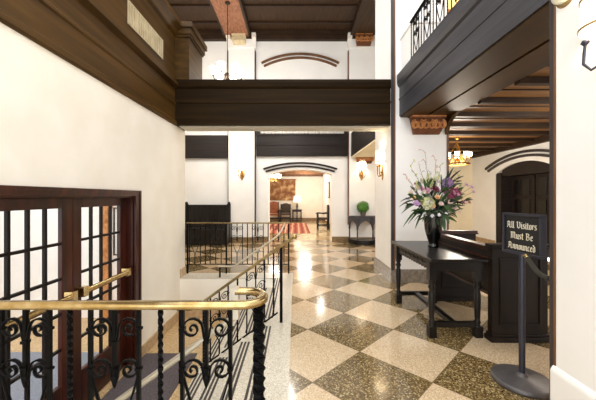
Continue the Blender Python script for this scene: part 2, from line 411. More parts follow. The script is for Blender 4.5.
# ------------------------------------------------------------------ wooden gallery wall above the stairs side
b = MB()
prof = [(-2.3, 2.585), (-1.95, 2.585), (-1.93, 2.60), (-1.93, 2.65), (-1.965, 2.68), (-1.965, 2.925), (-1.95, 2.94), (-1.95, 2.965), (-1.965, 2.98),
        (-1.965, 3.20), (-1.90, 3.235), (-1.90, 3.285), (-1.94, 3.30), (-1.97, 3.34), (-1.97, 4.06), (-1.93, 4.09), (-1.90, 4.14), (-1.84, 4.2), (-1.84, 4.27), (-2.3, 4.27)]
prof = [(x-(.035 if x > -2.2 else 0), z) for x, z in prof]
b.prism(prof, 'y', -1.5, 4.93); struct(b, 'wall_gallery', 'wood')
b = MB(); b.box(-2.3, -1.77, 4.93, 5.62, 3.3, 4.06); b.box(-2.3, -1.75, 4.91, 5.64, 4.06, 4.1); b.box(-2.3, -1.73, 4.89, 5.66, 4.1, 4.2); b.box(-2.3, -1.70, 4.86, 5.7, 4.2, 4.29)
struct(b, 'pillar_gallery', 'wood')
t = thing('vent_grille', 'cream slatted vent grille set in the dark gallery wall', 'vent', (-2.005, 3.53, 3.47))
b = MB(); b.box(0, .012, 0, .93, 0, .02); b.box(0, .012, 0, .93, .27, .29); b.box(0, .012, 0, .02, .02, .27); b.box(0, .012, .91, .93, .02, .27); b.build('frame', 'grille', t)
b = MB(); b.box(0, .002, .02, .91, .02, .27, 1)
for k in range(16): b.box(.002, .014, .03+.056*k, .03+.056*k+.036, .02, .27)
b.build('slats', ['grille', 'tanmarble'], t)

# ------------------------------------------------------------------ bridge across the lobby
zt, zb = PZ(80, 4.9), PZ(125, 4.9)
b = MB()
prof = [(4.90, zb), (4.92, zb+.02), (4.92, zb+.36), (4.905, zb+.37), (4.905, zb+.40), (4.92, zb+.41), (4.92, zt-.14), (4.89, zt-.11), (4.87, zt-.05), (4.87, zt), (5.34, zt), (5.34, zb+.03), (5.32, zb)]
b.prism(prof, 'x', -2.2, PL)
struct(b, 'gallery_beam', 'woodx')
b = MB(); b.box(-1.95, PL, 4.97, 5.32, zb-.012, zb); b.box(-1.95, PL, 5.03, 5.06, zb-.022, zb-.012); b.box(-1.95, PL, 5.2, 5.23, zb-.022, zb-.012); struct(b, 'ceiling_bridge', 'soffit')

# ------------------------------------------------------------------ piers
def pier(name, x0, x1, y0, y1, z1):
    b = MB(); b.box(x0, x1, y0, y1, 0, z1); return struct(b, name, 'white', bevel=.008)
pier('pillar_lobby', PL, 2.5, PF, PBK, CEIL)
b = MB(); b.box(PL-.02, 2.52, PF-.02, PBK+.02, 0, .19); b.box(PL-.012, 2.512, PF-.012, PBK+.012, .19, .215); struct(b, 'baseboard_pillar', 'greymarble')
b = MB(); b.box(PL-.012, PL+.03, PF-.012, PF+.02, .2, CEIL, 1); b.box(PL+.03, PL+.055, PF-.01, PF+.0, .2, CEIL, 0)
b.box(2.478, 2.508, PF-.012, PF+.02, .2, ALC, 0); struct(b, 'trim_2', ['trimbrown', 'trimdark'])
pier('pillar_near', PL, 2.6, -1.5, 1.80, CEIL)
b = MB(); b.prism([(PL-.02, 0), (PL-.02, .345), (PL, .375), (2.62, .375), (2.62, 0)], 'y', -1.5, 1.82); struct(b, 'baseboard_near', 'white', bevel=.01)
b = MB(); b.box(PL+.0, PL+.03, 1.80, 1.814, .37, ALC, 0); b.box(PL+.0, PL+.03, 1.817, 1.842, 0, ALC, 1); struct(b, 'trim_3', ['trimbrown', 'trimdark'])

# gallery beam over the reception opening
b = MB()
prof = [(1.70, 2.72), (1.70, 2.98), (1.69, 2.985), (1.69, 3.01), (1.70, 3.015), (1.70, 3.19), (1.675, 3.21), (1.66, 3.27), (1.66, 3.39), (2.0, 3.39), (2.0, 3.0), (2.51, 3.0), (2.51, 2.76), (2.47, 2.75), (2.13, 2.75), (2.12, 2.765), (2.09, 2.765), (2.08, 2.75), (1.75, 2.75), (1.74, 2.72)]
b.prism(prof, 'y', -1.5, PF); struct(b, 'reception_beam', 'wood_daylit')
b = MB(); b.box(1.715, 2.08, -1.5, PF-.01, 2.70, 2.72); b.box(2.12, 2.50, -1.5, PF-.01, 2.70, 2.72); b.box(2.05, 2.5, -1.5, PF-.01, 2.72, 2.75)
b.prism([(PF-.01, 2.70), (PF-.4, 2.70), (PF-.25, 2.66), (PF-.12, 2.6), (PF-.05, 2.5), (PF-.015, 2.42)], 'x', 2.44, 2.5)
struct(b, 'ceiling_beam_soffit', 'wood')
b = MB(); b.box(1.72, 2.4, 4.36, PF, 3.39, 3.96); b.box(1.70, 2.4, 4.34, PF, 3.96, 4.0); struct(b, 'pillar_pedestal', 'white')

# beam continuing to the back wall
b = MB(); b.box(1.70, 2.45, PBK, YB, 2.63, 3.35, 0); struct(b, 'passage_beam', 'panel')
b = MB(); b.box(1.70, 2.45, PBK, YB, 2.60, 2.63, 0); struct(b, 'ceiling_passage', 'warmwall')
b = MB(); b.box(2.45, 2.6, PBK, YB, 2.63, CEIL); struct(b, 'wall_passage_upper', 'white')

# ------------------------------------------------------------------ back wall with arched doorway
ax0, ax1 = PX(268.7, YB), PX(331.8, YB); acx = (ax0+ax1)/2; ah = (ax1-ax0)/2
zs, zp = PZ(174, YB), PZ(169.5, YB)
b = MB()
b.box(-3.6, ax0, YB, YB+.4, 0, CEIL); b.box(ax1, 2.6, YB, YB+.4, 0, CEIL)
pa = arc(acx, ah, zs, zp)
b.prism([(ax0, CEIL)]+[(p[0], p[1]) for p in pa]+[(ax1, CEIL)], 'y', YB, YB+.4)
struct(b, 'wall_back', 'white')
def arch_trim(name, axis, c, half, z0, z1, plane, m='panel', r=.026):
    pts = arc(c, half, z0, z1, 28)
    b = MB()
    P = [(p[0], plane, p[1]) for p in pts] if axis == 'y' else [(plane, p[0], p[1]) for p in pts]
    b.sweep(P, [(-r, -r), (r, -r), (r, r), (-r, r)], smooth=False); return struct(b, name, m)
arch_trim('trim_4', 'y', acx, PX(337, YB)-acx, PZ(169.2, YB), PZ(163, YB), YB-.02)
arch_trim('trim_5', 'y', acx, PX(334.6, YB)-acx, PZ(171.6, YB), PZ(166.3, YB), YB-.02)
arch_trim('trim_6', 'y', acx, PX(339, YB)-acx+.0, PZ(63.5, YB), PZ(54.2, YB), YB-.02, 'trimbrown', .03)
arch_trim('trim_7', 'y', acx, PX(336.5, YB)-acx, PZ(66.5, YB), PZ(58, YB), YB-.02, 'trimbrown', .03)
# pilasters
for i, (pa_, pb_) in enumerate(((228.5, 256), (347.5, 375))):
    x0, x1 = PX(pa_, YB), PX(pb_, YB)
    b = MB(); b.box(x0+.03, x1-.03, YB-.14, YB, 0, PZ(50, YB)); b.box(x0-.02, x1+.02, YB-.18, YB, PZ(50, YB), PZ(42, YB)); struct(b, 'pillar_back', 'white')
    b = MB()
    for xx in (x0, x1-.03): b.box(xx, xx+.03, YB-.1, YB, .55 if i else .2, PZ(52, YB))
    struct(b, 'trim_%d' % (8+i), ['panel' if i == 0 else 'trimbrown'])
    b = MB()
    for xx in (x0-.02, x1-.10): b.box(xx, xx+.12, YB-.26, YB-.1, PZ(42, YB), PZ(37, YB))
    struct(b, 'ceiling_corbel_blocks', 'cream')
# baseboards of the back wall
for k, (a, c) in enumerate(((-3.6, ax0), (ax1, 2.6))):
    b = MB(); b.box(a, c, YB-.03, YB, 0, .17); struct(b, 'baseboard_back', 'marble')
    x0, x1 = PX((228.5, 347.5)[k], YB), PX((256, 375)[k], YB)
    b = MB(); b.box(x0+.01, x1-.01, YB-.17, YB-.03, 0, .17); struct(b, 'baseboard_pilaster', 'marble')
# dark panels between pilasters
b = MB(); b.box(-3.6, PX(228, YB), YB-.12, YB, PZ(158.5, YB), PZ(136, YB)); struct(b, 'recess_beam', 'panel')
xa, xb = PX(257, YB), PX(347, YB)
b = MB(); z0, z1 = PZ(156.5, YB), PZ(134.5, YB)
b.box(xa, xb, YB-.12, YB, z0, z1); b.box(xa, xb, YB-.14, YB-.1, z0+.33, z0+.36); b.box(xa, xb, YB-.15, YB-.1, z1-.06, z1)
struct(b, 'doorway_beam', 'panel')
t = thing('gallery_balustrade', 'row of short cream spindles above the dark panel over the arch', 'balustrade', (xa, YB-.1, z1))
sp = MB().lathe([(.012, 0), (.03, .02), (.018, .08), (.032, .17), (.018, .27), (.03, .33), (.012, .35)], n=8).mesh('baluster', 'cream')
MB().box(0, xb-xa, -.04, .04, .35, .42).build('top_rail', 'panel', t)
for xx in (0, xb-xa-.1): MB().box(xx, xx+.1, -.04, .04, 0, .35).build('post', 'panel', t)
n = 24
for k in range(n): put(sp, 'baluster', t, (.12+(xb-xa-.24)*(k+.5)/n, 0, 0))

# ------------------------------------------------------------------ ceilings
b = MB(); b.box(-4.6, 2.6, 5.2, YB+.4, CEIL, CEIL+.1); struct(b, 'ceiling', 'ceil')
k = 0
for yy in (8.62, 7.86, 7.1, 6.34, 5.58):
    b = MB(); b.box(-4.6, 2.6, yy-.035, yy+.035, CEIL-.05, CEIL); struct(b, 'ceiling_beam', 'batten')
b = MB(); b.box(-3.6, 2.6, YB-.12, YB, PZ(41.5, YB), CEIL); b.box(-3.6, 2.6, YB-.2, YB, PZ(37, YB), CEIL); struct(b, 'cornice', 'batten')
zbm = PZ(39.5, YB)
b = MB(); b.box(-2.12, -1.42, 5.2, YB-.1, zbm, CEIL); b.box(-1.42, -1.36, 5.2, YB-.1, zbm-.01, CEIL, 1); b.box(-2.18, -2.12, 5.2, YB-.1, zbm-.01, CEIL, 1); b.box(-1.79, -1.75, 5.2, YB-.1, zbm-.008, zbm)
struct(b, 'main_beam', ['pinkbeam', 'batten'])
b = MB(); b.box(1.72, 2.5, 5.2, YB-.1, zbm, CEIL); b.box(1.66, 1.72, 5.2, YB-.1, zbm-.01, CEIL, 1); b.box(2.05, 2.09, 5.2, YB-.1, zbm-.012, zbm); struct(b, 'side_beam', ['ceil', 'batten'])
b = MB(); b.box(-4.7, -4.6, 3.4, YB+.4, 2.6, CEIL+.1); struct(b, 'wall_gallery_far', 'cream')
b = MB(); b.box(-4.6, -3.6, YB, YB+.4, 2.6, CEIL); struct(b, 'wall_gallery_end', 'white')
b = MB(); b.box(-4.6, -3.6, 5.0, YB, 2.6, 2.7); struct(b, 'gallery_slab', 'cream')

# ------------------------------------------------------------------ reception alcove
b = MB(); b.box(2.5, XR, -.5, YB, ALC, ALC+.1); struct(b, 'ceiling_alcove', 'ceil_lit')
for k in range(12):
    yy = 1.3+.68*k
    b = MB(); b.box(2.5, XR, yy-.04, yy+.04, ALC-.07, ALC); b.box(2.5, XR, yy-.06, yy+.06, ALC-.02, ALC); struct(b, 'alcove_beam', 'batten')
for k in range(23):
    b = MB(); yy = 1.3+.34*k
    if k % 2: b.box(2.5, XR, yy-.012, yy+.012, ALC-.015, ALC); struct(b, 'ceiling_trim', 'batten')
b = MB(); b.box(XR-.1, XR, -.5, YB, ALC-.14, ALC); struct(b, 'alcove_cornice', 'batten')
b = MB(); b.box(2.6, XR+.6, YB, YB+.4, 0, 6.6); struct(b, 'wall_alcove_end', 'warmwall')
d0, d1 = 6.2, 8.15; dc, dh = (d0+d1)/2, (d1-d0)/2
b = MB(); b.box(XR, XR+.4, -.5, d0, 0, 6.6); b.box(XR, XR+.4, d1, YB, 0, 6.6)
b.prism([(d0, 6.6)]+arc(dc, dh, 2.02, 2.27)+[(d1, 6.6)], 'x', XR, XR+.4); struct(b, 'wall_right', 'white')
arch_trim('trim_10', 'x', dc, dh+.38, 2.20, 2.49, XR-.015, 'trimdark', .03)
arch_trim('trim_11', 'x', dc, dh+.27, 2.13, 2.39, XR-.015, 'trimdark', .03)
b = MB(); b.box(XR+.38, XR+.5, d0-.2, d1+.2, 0, 2.5); struct(b, 'wall_door_recess', 'panel')
b = MB()
b.box(XR+.02, XR+.38, d1-.2, d1, 0, 2.05); b.box(XR+.02, XR+.38, d0, d0+.2, 0, 2.05); b.box(XR+.05, XR+.38, d0+.2, d1-.2, 1.95, 2.3)
struct(b, 'trim_12', 'panel')
for k, (ya, yb) in enumerate(((7.19, 7.95), (6.4, 7.15))):
    fr = MB(); fr.box(XR+.30, XR+.36, ya, yb, .01, 1.95)
    dd = struct(fr, 'door_%d' % (3+k), 'panel', bevel=.008)
    for (za, zb_) in ((.2, .75), (.85, 1.35), (1.45, 1.85)):
        for (yc, yd) in ((ya+.12, (ya+yb)/2-.05), ((ya+yb)/2+.05, yb-.12)):
            MB().box(XR+.28, XR+.30, yc, yd, za, zb_).build('door_panel', 'black', dd, bevel=.008)
b = MB(); b.box(XR-.02, XR, d1, YB, 0, .2); b.box(2.6, XR, YB-.02, YB, 0, .2); struct(b, 'baseboard_alcove', 'tanmarble')
b = MB(); b.box(XR-.02, XR, -.5, d0, 0, .2); struct(b, 'baseboard_right', 'tanmarble')
# gallery above the alcove
b = MB(); b.box(2.6, XR+.4, 2.4, YB+.4, 5.6, 5.7); struct(b, 'ceiling_gallery', 'warmwall')
b = MB()
for yy in (3.4, 4.5, 5.6, 6.7, 7.8): b.box(2.6, XR, yy-.08, yy+.08, 5.45, 5.6)
struct(b, 'gallery_ceiling_trim', 'trimbrown')

# ------------------------------------------------------------------ parlour beyond the arch
b = MB(); b.box(-4.2, 1.72, 17.3, 17.5, 0, 2.9); struct(b, 'wall_parlour_end', 'cream')
b = MB(); b.box(1.58, 1.72, YB+.4, 17.3, 0, 2.9); struct(b, 'wall_parlour_side', 'white')
b = MB(); b.box(-4.3, -4.2, YB+.4, 17.3, 0, 2.9); struct(b, 'wall_parlour_far', 'warmwall')
b = MB(); b.box(-4.2, 1.72, YB+.4, 17.5, 2.82, 2.92); struct(b, 'ceiling_parlour', 'warmwall')
for yy in (11.2, 13.4, 15.6, 17.2):
    b = MB(); b.box(-4.2, 1.58, yy-.12, yy+.12, 2.60, 2.82); struct(b, 'parlour_beam', 'trimbrown')
b = MB(); b.box(1.55, 1.58, YB+.4, 17.3, 0, .18); b.box(-4.2, 1.58, 17.27, 17.3, 0, .18); struct(b, 'baseboard_parlour', 'marble')

# ================================================================== RAILINGS
def flat_sec(a, c): return [(-a/2, -c/2), (a/2, -c/2), (a/2, c/2), (-a/2, c/2)]
def round_rail(w_, h_): return [(-w_/2, -h_/2), (w_/2, -h_/2), (w_/2, h_*.1), (w_*.32, h_*.45), (0, h_/2), (-w_*.32, h_*.45), (-w_/2, h_*.1)]
_cache = {}
def rail_meshes(L, slope, s):
    key = (round(L, 3), round(slope, 3), s)
    if key in _cache: return _cache[key]
    t = .016 if s >= 1 else (.014 if s > .9 else .0105)
    R = {}
    b = MB(); b.box(-t/2, t/2, -t/2, t/2, -L, .0)
    for q in (.09*s, .27*s): b.box(-t*.8, t*.8, -t*.8, t*.8, -q-.006, -q+.006)
    R['baluster'] = b.mesh('baluster', 'iron')
    b = MB(); b.bar((0, 0, -L), (0, 0, 0), t*1.1, twist=14*PI*L, n=int(60*L)+2); R['twist'] = b.mesh('twisted_baluster', 'iron')
    b = MB(); b.box(-t/2, t/2, -t/2, t/2, -.32*s, 0); b.box(-t*.85, t*.85, -t*.85, t*.85, -.155*s, -.143*s); b.box(-t*.85, t*.85, -t*.85, t*.85, -.275*s, -.262*s)
    b.lathe([(1e-4, -.365*s), (.019*s, -.305*s), (.006, -.295*s)], n=4); R['spear'] = b.mesh('spear_baluster', 'iron')
    sec = [(-.0034, -.008), (.0034, -.008), (.0034, .008), (-.0034, .008)] if s > .9 else [(-.004, -.0045), (.004, -.0045), (.004, .0045), (-.004, .0045)]
    for name, cw in (('up', .09*s), ('low', .275*s)):
        for sg in (1, -1):
            cu = .061*s; R0 = .045*s; pts = [(0, -(cw+.075*s)), (.012*s, -(cw+.035*s))]
            N = 22
            for i in range(N+1):
                a = PI-(3.4*PI)*i/N; q = i/N; r = R0*(1 if q < .26 else (1-(q-.26)/.34*.58 if q < .6 else .42-(q-.6)*.5))
                pts.append((cu+r*math.cos(a)*.98, -cw+r*math.sin(a)))
            b = MB(); P = [(sg*u, 0, wz+slope*sg*u) for (u, wz) in pts]
            b.sweep(P, sec, up=(0, 1, 0)); R[name+str(sg)] = b.mesh('scroll', 'iron')
    for sg in (1, -1):
        pts = []
        for i in range(13):
            q = i/12; pts.append((.102*s*(1-q)+.008*s*math.sin(PI*q), -(.31*s+.285*s*q)))
        b = MB(); b.sweep([(sg*u, 0, wz+slope*sg*u) for (u, wz) in pts], sec, up=(0, 1, 0)); R['heart'+str(sg)] = b.mesh('heart_curve', 'iron')
    if L > .66*s:
        b = MB(); b.box(-t/2, t/2, -t/2, t/2, -L, -.585*s); R['lower'] = b.mesh('lower_baluster', 'iron')
    _cache[key] = R
    return R
def fill_rail(t, top, bottom, slope, centers, mids, s=1.0, x0=None, x1=None):
    """top: function x -> underside of the rail; bars reach down to top(x)-L"""
    L = top(0)-bottom if slope == 0 else bottom
    R = rail_meshes(L, slope, s)
    for c in centers:
        z = top(c)
        put(R['spear'], 'spear_baluster', t, (c, 0, z))
        if 'lower' in R: put(R['lower'], 'lower_baluster', t, (c, 0, z))
        for sg in (1, -1):
            put(R['baluster'], 'baluster', t, (c+sg*.108*s, 0, top(c+sg*.108*s)))
            for q in ('up', 'low'): put(R[q+str(sg)], 'scroll', t, (c, 0, z))
            put(R['heart'+str(sg)], 'heart_curve', t, (c, 0, z))
    for c in mids: put(R['twist'], 'twisted_baluster', t, (c, 0, top(c)))
    if x0 is not None:
        MB().bar((x0, 0, top(x0)-L), (x1, 0, top(x1)-L), .02, .014).build('bottom_rail', 'iron', t)

# guard at the near side of the stair well
t = thing('guard_railing', 'black scrolled iron railing with brass top curling round at its twisted newel post', 'railing', (0, 1.33, 0))
pts = [(-1.98, 0, .917), (-1.2, 0, .917), (-.6, 0, .917), (-.27, 0, .917)]
for i in range(1, 12): a = -PI/2+PI*i/12; pts.append((-.255+.098*math.cos(a), .1+.1*math.sin(a), .917))
pts += [(-.27, .2, .917), (-.31, .2, .917)]
h = MB().sweep(pts, round_rail(.048, .031), up=(0, 0, 1)).build('top_rail', 'brass', t); h['label'] = 'curled brass top rail'
hr = MB(); hr.box(-.328, -.292, .177, .223, .775, .935)
hp = [(-.305, .2, .80), (-.32, .2, .776), (-.6, .2, .574), (-1.0, .2, .286), (-1.12, .2, .20), (-1.16, .2, .18), (-1.4, .2, .18)]
hr.sweep(hp, [(.016*math.cos(2*PI*i/12), .016*math.sin(2*PI*i/12)) for i in range(12)])
x = hr.build('stair_handrail', 'steelrail', t); x['label'] = 'pale sloping stair handrail'
MB().box(-1.36, -1.335, .187, .213, LOW+.014, .165).build('handrail_post', 'iron', t)
fill_rail(t, lambda x: .899, .12, 0, [-1.62, -1.213, -.812, -.40], [-1.83, -1.416, -1.013, -.606], 1.0, -1.98, -.2)
b = MB(); b.bar((-.175, .1, 0), (-.175, .1, .9), .044, twist=9*PI, n=70); b.box(-.215, -.135, .06, .14, 0, .02); b.build('newel_post', 'iron', t)
MB().box(-1.985, -1.955, -.015, .015, 0, .9).build('end_post', 'iron', t)

# middle stair railing
t = thing('stair_railing', 'sloping iron railing with brass handrail down the middle of the steps', 'railing', (0, 3.31, 0))
SL = .718
top = lambda x: .94+SL*(x+.04)-.018
h = MB(); h.sweep([(-.03, 0, .945), (-.12, 0, .883), (-.6, 0, .54), (-1.1, 0, .18), (-1.16, 0, .15), (-1.32, 0, .15)], round_rail(.038, .028), up=(0, 0, 1)); h = h.build('handrail', 'brassdark', t)
MB().ball((-.012, 0, .955), .028, (1, 1, 1)).build('end_knob', 'brass', t)
fill_rail(t, top, .70, SL, [-.445, -.852], [-.245, -.648, -1.03], .92, -.2, -1.1)
MB().box(-.176, -.144, -.016, .016, 0, .85).build('newel_post', 'iron', t)
MB().box(-1.30, -1.27, -.015, .015, LOW, .135).build('lower_post', 'iron', t)

# guard at the far side of the stair well
t = thing('guard_railing', 'scrolled iron railing in front of the dark bench across the stair well', 'railing', (0, 5.42, 0))
MB().sweep([(-1.99, 0, .925), (-1.0, 0, .925), (-.1, 0, .925)], round_rail(.04, .024), up=(0, 0, 1)).build('top_rail', 'brassdark', t)
hr = MB(); hp = [(-.20, -.06, .91), (-.215, -.2, .88), (-.25, -.24, .80), (-.33, -.26, .71), (-.6, -.26, .52), (-1.0, -.26, .235), (-1.05, -.26, .205), (-1.1, -.26, .19), (-1.35, -.26, .19)]
hr.sweep(hp, [(.015*math.cos(2*PI*i/10), .015*math.sin(2*PI*i/10)) for i in range(10)]); hr.build('stair_handrail', 'steelrail', t)
MB().box(-1.33, -1.305, -.273, -.247, LOW, .175).build('handrail_post', 'iron', t)
fill_rail(t, lambda x: .91, .17, 0, [-1.84, -1.46, -1.07, -.69, -.31], [-1.65, -.88, -.5], .93, -1.98, -.12)
for xx in (-1.975, -1.265, -.125): b = MB(); b.box(xx-.013, xx+.013, -.013, .013, 0, .91); b.build('post', 'iron', t)

# railing of the upper gallery
t = thing('gallery_railing', 'iron balcony railing on top of the dark beam over the reception opening', 'railing', (1.70, 1.9, 3.39), PI/2)
MB().sweep([(0, 0, .585), (2.46, 0, .585)], round_rail(.045, .03), up=(0, 0, 1)).build('top_rail', 'iron', t)
fill_rail(t, lambda x: .57, .04, 0, [2.27-.345*k for k in range(7)], [2.445-.345*k for k in range(8)], .84, 0, 2.46)

# ================================================================== FURNITURE OF THE LOBBY
def turned_leg(h):
    return [(.036, 0), (.036, .1), (.03, .115), (.022, .13), (.034, .15), (.022, .17), (.026, .19), (.03, .3), (.032, .42), (.024, .47), (.036, .49), (.024, .51), (.036, .53), (.036, h)]
# black table with the flowers
t = thing('hall_table', 'long black table with turned legs under the flower arrangement', 'table', (1.595, 3.485, 0))
MB().box(-.28, .28, -.615, .615, .765, .795).build('table_top', 'black', t, bevel=.008)
b = MB()
for xx in (-.245, .225):
    pts = [(-.56, .765), (-.56, .69)]
    for k in range(16):
        a, c = -.56+.07*k, -.56+.07*(k+1)
        pts += [(a+.015, .668), (a+.035, .66), (a+.055, .668), (c, .69)]
    pts += [(.56, .765)]
    b.prism(pts, 'x', xx, xx+.02)
b.box(-.225, .225, -.565, -.545, .67, .765); b.box(-.225, .225, .545, .565, .67, .765)
b.build('apron', 'black', t)
b = MB()
for k in range(8):
    y = -.42+.12*k; b.tube([(-.247, y+.04*math.cos(a), .725+.018*math.sin(a)) for a in [i*PI/8 for i in range(16)]], .006, n=5, closed=True)
b.build('apron_carving', 'black', t)
for (xx, yy) in ((-.23, -.515), (.23, -.515), (-.23, .445), (.23, .445)):
    b = MB(); b.box(-.036, .036, -.036, .036, 0, .11); b.box(-.036, .036, -.036, .036, .57, .765); b.lathe([(.03, .11), (.022, .13), (.034, .15), (.022, .17), (.026, .2), (.032, .36), (.03, .44), (.022, .47), (.036, .5), (.022, .53), (.034, .55), (.03, .57)], n=14)
    b.build('leg', 'black', t, (xx, yy, 0))
for yy in (-.515, .445): MB().box(-.2, .2, yy-.018, yy+.018, .10, .15).build('stretcher', 'black', t)
MB().box(-.03, .03, -.5, .43, .105, .145).build('long_stretcher', 'black', t)

# pew
t = thing('wooden_pew', 'dark wooden pew with panelled ends and its back to the black table', 'pew', (2.17, 3.47, 0))
for k, yy in enumerate((-.61, .53)):
    b = MB(); b.box(-.27, .27, yy, yy+.07, 0, .9)
    e = b.build('end_panel', 'pew', t, bevel=.006)
    b = MB(); b.box(-.29, .29, yy-.025, yy+.095, .90, .915); b.box(-.285, .285, yy-.015, yy+.085, .915, .945); b.build('cap_moulding', 'pew' if k == 0 else 'mahog', e, bevel=.005)
    b = MB(); b.box(-.29, .29, yy-.025, yy+.095, 0, .05); b.box(-.28, .28, yy-.012, yy+.082, .05, .075); b.build('plinth', 'pew', e, bevel=.005)
    b = MB()
    for (a, c, z0, z1) in ((-.2, .2, .16, .18), (-.2, .2, .8, .82), (-.2, -.18, .18, .8), (.18, .2, .18, .8)): b.box(a, c, yy-.012, yy, z0, z1)
    b.build('panel_moulding', 'pew', e, bevel=.004)
MB().box(-.24, -.20, -.54, .53, .42, .87).build('back_panel', 'pew', t)
b = MB(); b.box(-.265, -.18, -.54, .53, .87, .895); b.box(-.275, -.17, -.54, .53, .895, .912); b.box(-.255, -.24, -.54, .53, .78, .80); b.box(-.255, -.24, -.54, .53, .44, .46); b.build('top_rail', 'mahog', t, bevel=.004)
MB().box(-.20, .26, -.54, .53, .41, .45).build('seat', 'pew', t, bevel=.006)

# vase
VX, VY = 1.675, 3.60; VZ = .795
o = MB().lathe([(.001, 0), (.06, 0), (.064, .012), (.05, .03), (.055, .06), (.082, .14), (.098, .22), (.106, .30), (.108, .35), (.113, .372), (.106, .372), (.1, .35), (.09, .2), (.04, .05), (.001, .04)], (0, 0, 0), 32).build('flower_vase', 'vase', loc=(VX, VY, VZ))
tag(o, 'tall glossy black vase standing on the black table', 'vase')

# bouquet: placed by angles round the vase mouth
BQ = Vector((VX, VY, VZ+.34))
t = thing('flower_bouquet', 'big mixed bouquet of purple, pink and burgundy flowers in the black vase', 'flowers', BQ)
def at(px, py, dy=0):           # a spot in the bouquet, measured on the photo, dy nearer (-) or farther
    d = VY+dy; return Vector((PX(px, d), d, PZ(py, d)))-BQ
def petal_flower(r, layers, seed):
    rnd = random.Random(seed); b = MB()
    for (n, tilt, ln, wd) in layers:
        for k in range(n):
            a = 2*PI*k/n+rnd.uniform(-.2, .2); tl = tilt+rnd.uniform(-.12, .12)
            vs = []
            for i in range(4):
                q = i/3; rad = r*ln*q; bend = tl+q*.35
                wv = r*wd*(math.sin(PI*(.15+.75*q)))
                zc = rad*math.sin(max(-.4, PI/2-bend)); rc = rad*math.cos(PI/2-bend)
                for sgn in (-1, 0, 1):
                    x_, y_ = rc, sgn*wv*.5; z_ = zc+abs(sgn)*r*.08
                    vs.append((x_*math.cos(a)-y_*math.sin(a), x_*math.sin(a)+y_*math.cos(a), z_))
            fs = []
            for i in range(3):
                for j in range(2): fs.append((i*3+j, i*3+j+1, i*3+j+4, i*3+j+3))
            b.add(vs, fs, 0, True)
    b.ball((0, 0, r*.12), r*.18, nu=8, nv=6, m=0)
    return b
def cluster(r, n, fr, seed):
    """a loose head of four-petalled florets over an uneven dome"""
    rnd = random.Random(seed); b = MB(); b.ball((0, 0, 0), r*.5, nu=10, nv=8)
    lobes = [(Vector((rnd.gauss(0, 1), rnd.gauss(0, 1), rnd.gauss(0, 1))).normalized(), rnd.uniform(-.28, .3)) for _ in range(7)]
    for k in range(n):
        z = 1-2*(k+.5)/n; a = k*2.399963; q = math.sqrt(1-z*z); nrm = Vector((q*math.cos(a), q*math.sin(a), z))
        rad = .82+sum(h*max(0, nrm.dot(d))**4 for d, h in lobes)+rnd.uniform(-.12, .12)
        c = nrm*r*rad; nt = (nrm+Vector((rnd.uniform(-.6, .6), rnd.uniform(-.6, .6), rnd.uniform(-.6, .6)))).normalized()
        u = nt.orthogonal().normalized(); v = nt.cross(u); ph = rnd.uniform(0, PI); m = 1 if rnd.random() < .35 else 0
        for p in range(4):
            aa = ph+p*PI/2; e = u*math.cos(aa)+v*math.sin(aa); f = nt.cross(e)
            b.add([c, c+e*fr*.5+f*fr*.38+nt*fr*.2, c+e*fr+nt*fr*.12, c+e*fr*.5-f*fr*.38+nt*fr*.2], [(0, 1, 2, 3)], m, False)
    return b
ROSE = ((5, .25, .8, .8), (7, .6, .95, .9), (9, 1.05, 1.05, .9))
OPEN = ((6, .9, 1.0, .55), (5, 1.3, .9, .6))
def rotto(o, dirv, spin=0):
    o.rotation_mode = 'QUATERNION'; o.rotation_quaternion = Vector((0, 0, 1)).rotation_difference(dirv.normalized()) @ Quaternion((0, 0, 1), spin)
def stem_to(p, seed, parent, m='leaf', r=.0035):
    rnd = random.Random(seed); a = Vector((p.x*.12, p.y*.12, -.05)); c = Vector((p.x*.4, p.y*.4, p.z*.55+.02))
    P = [(1-q)**2*a+2*q*(1-q)*c+q*q*p for q in [i/8 for i in range(9)]]
    return MB().tube(P, r, n=5, scale=[1-.05*i for i in range(9)]).build('stem', m, parent)
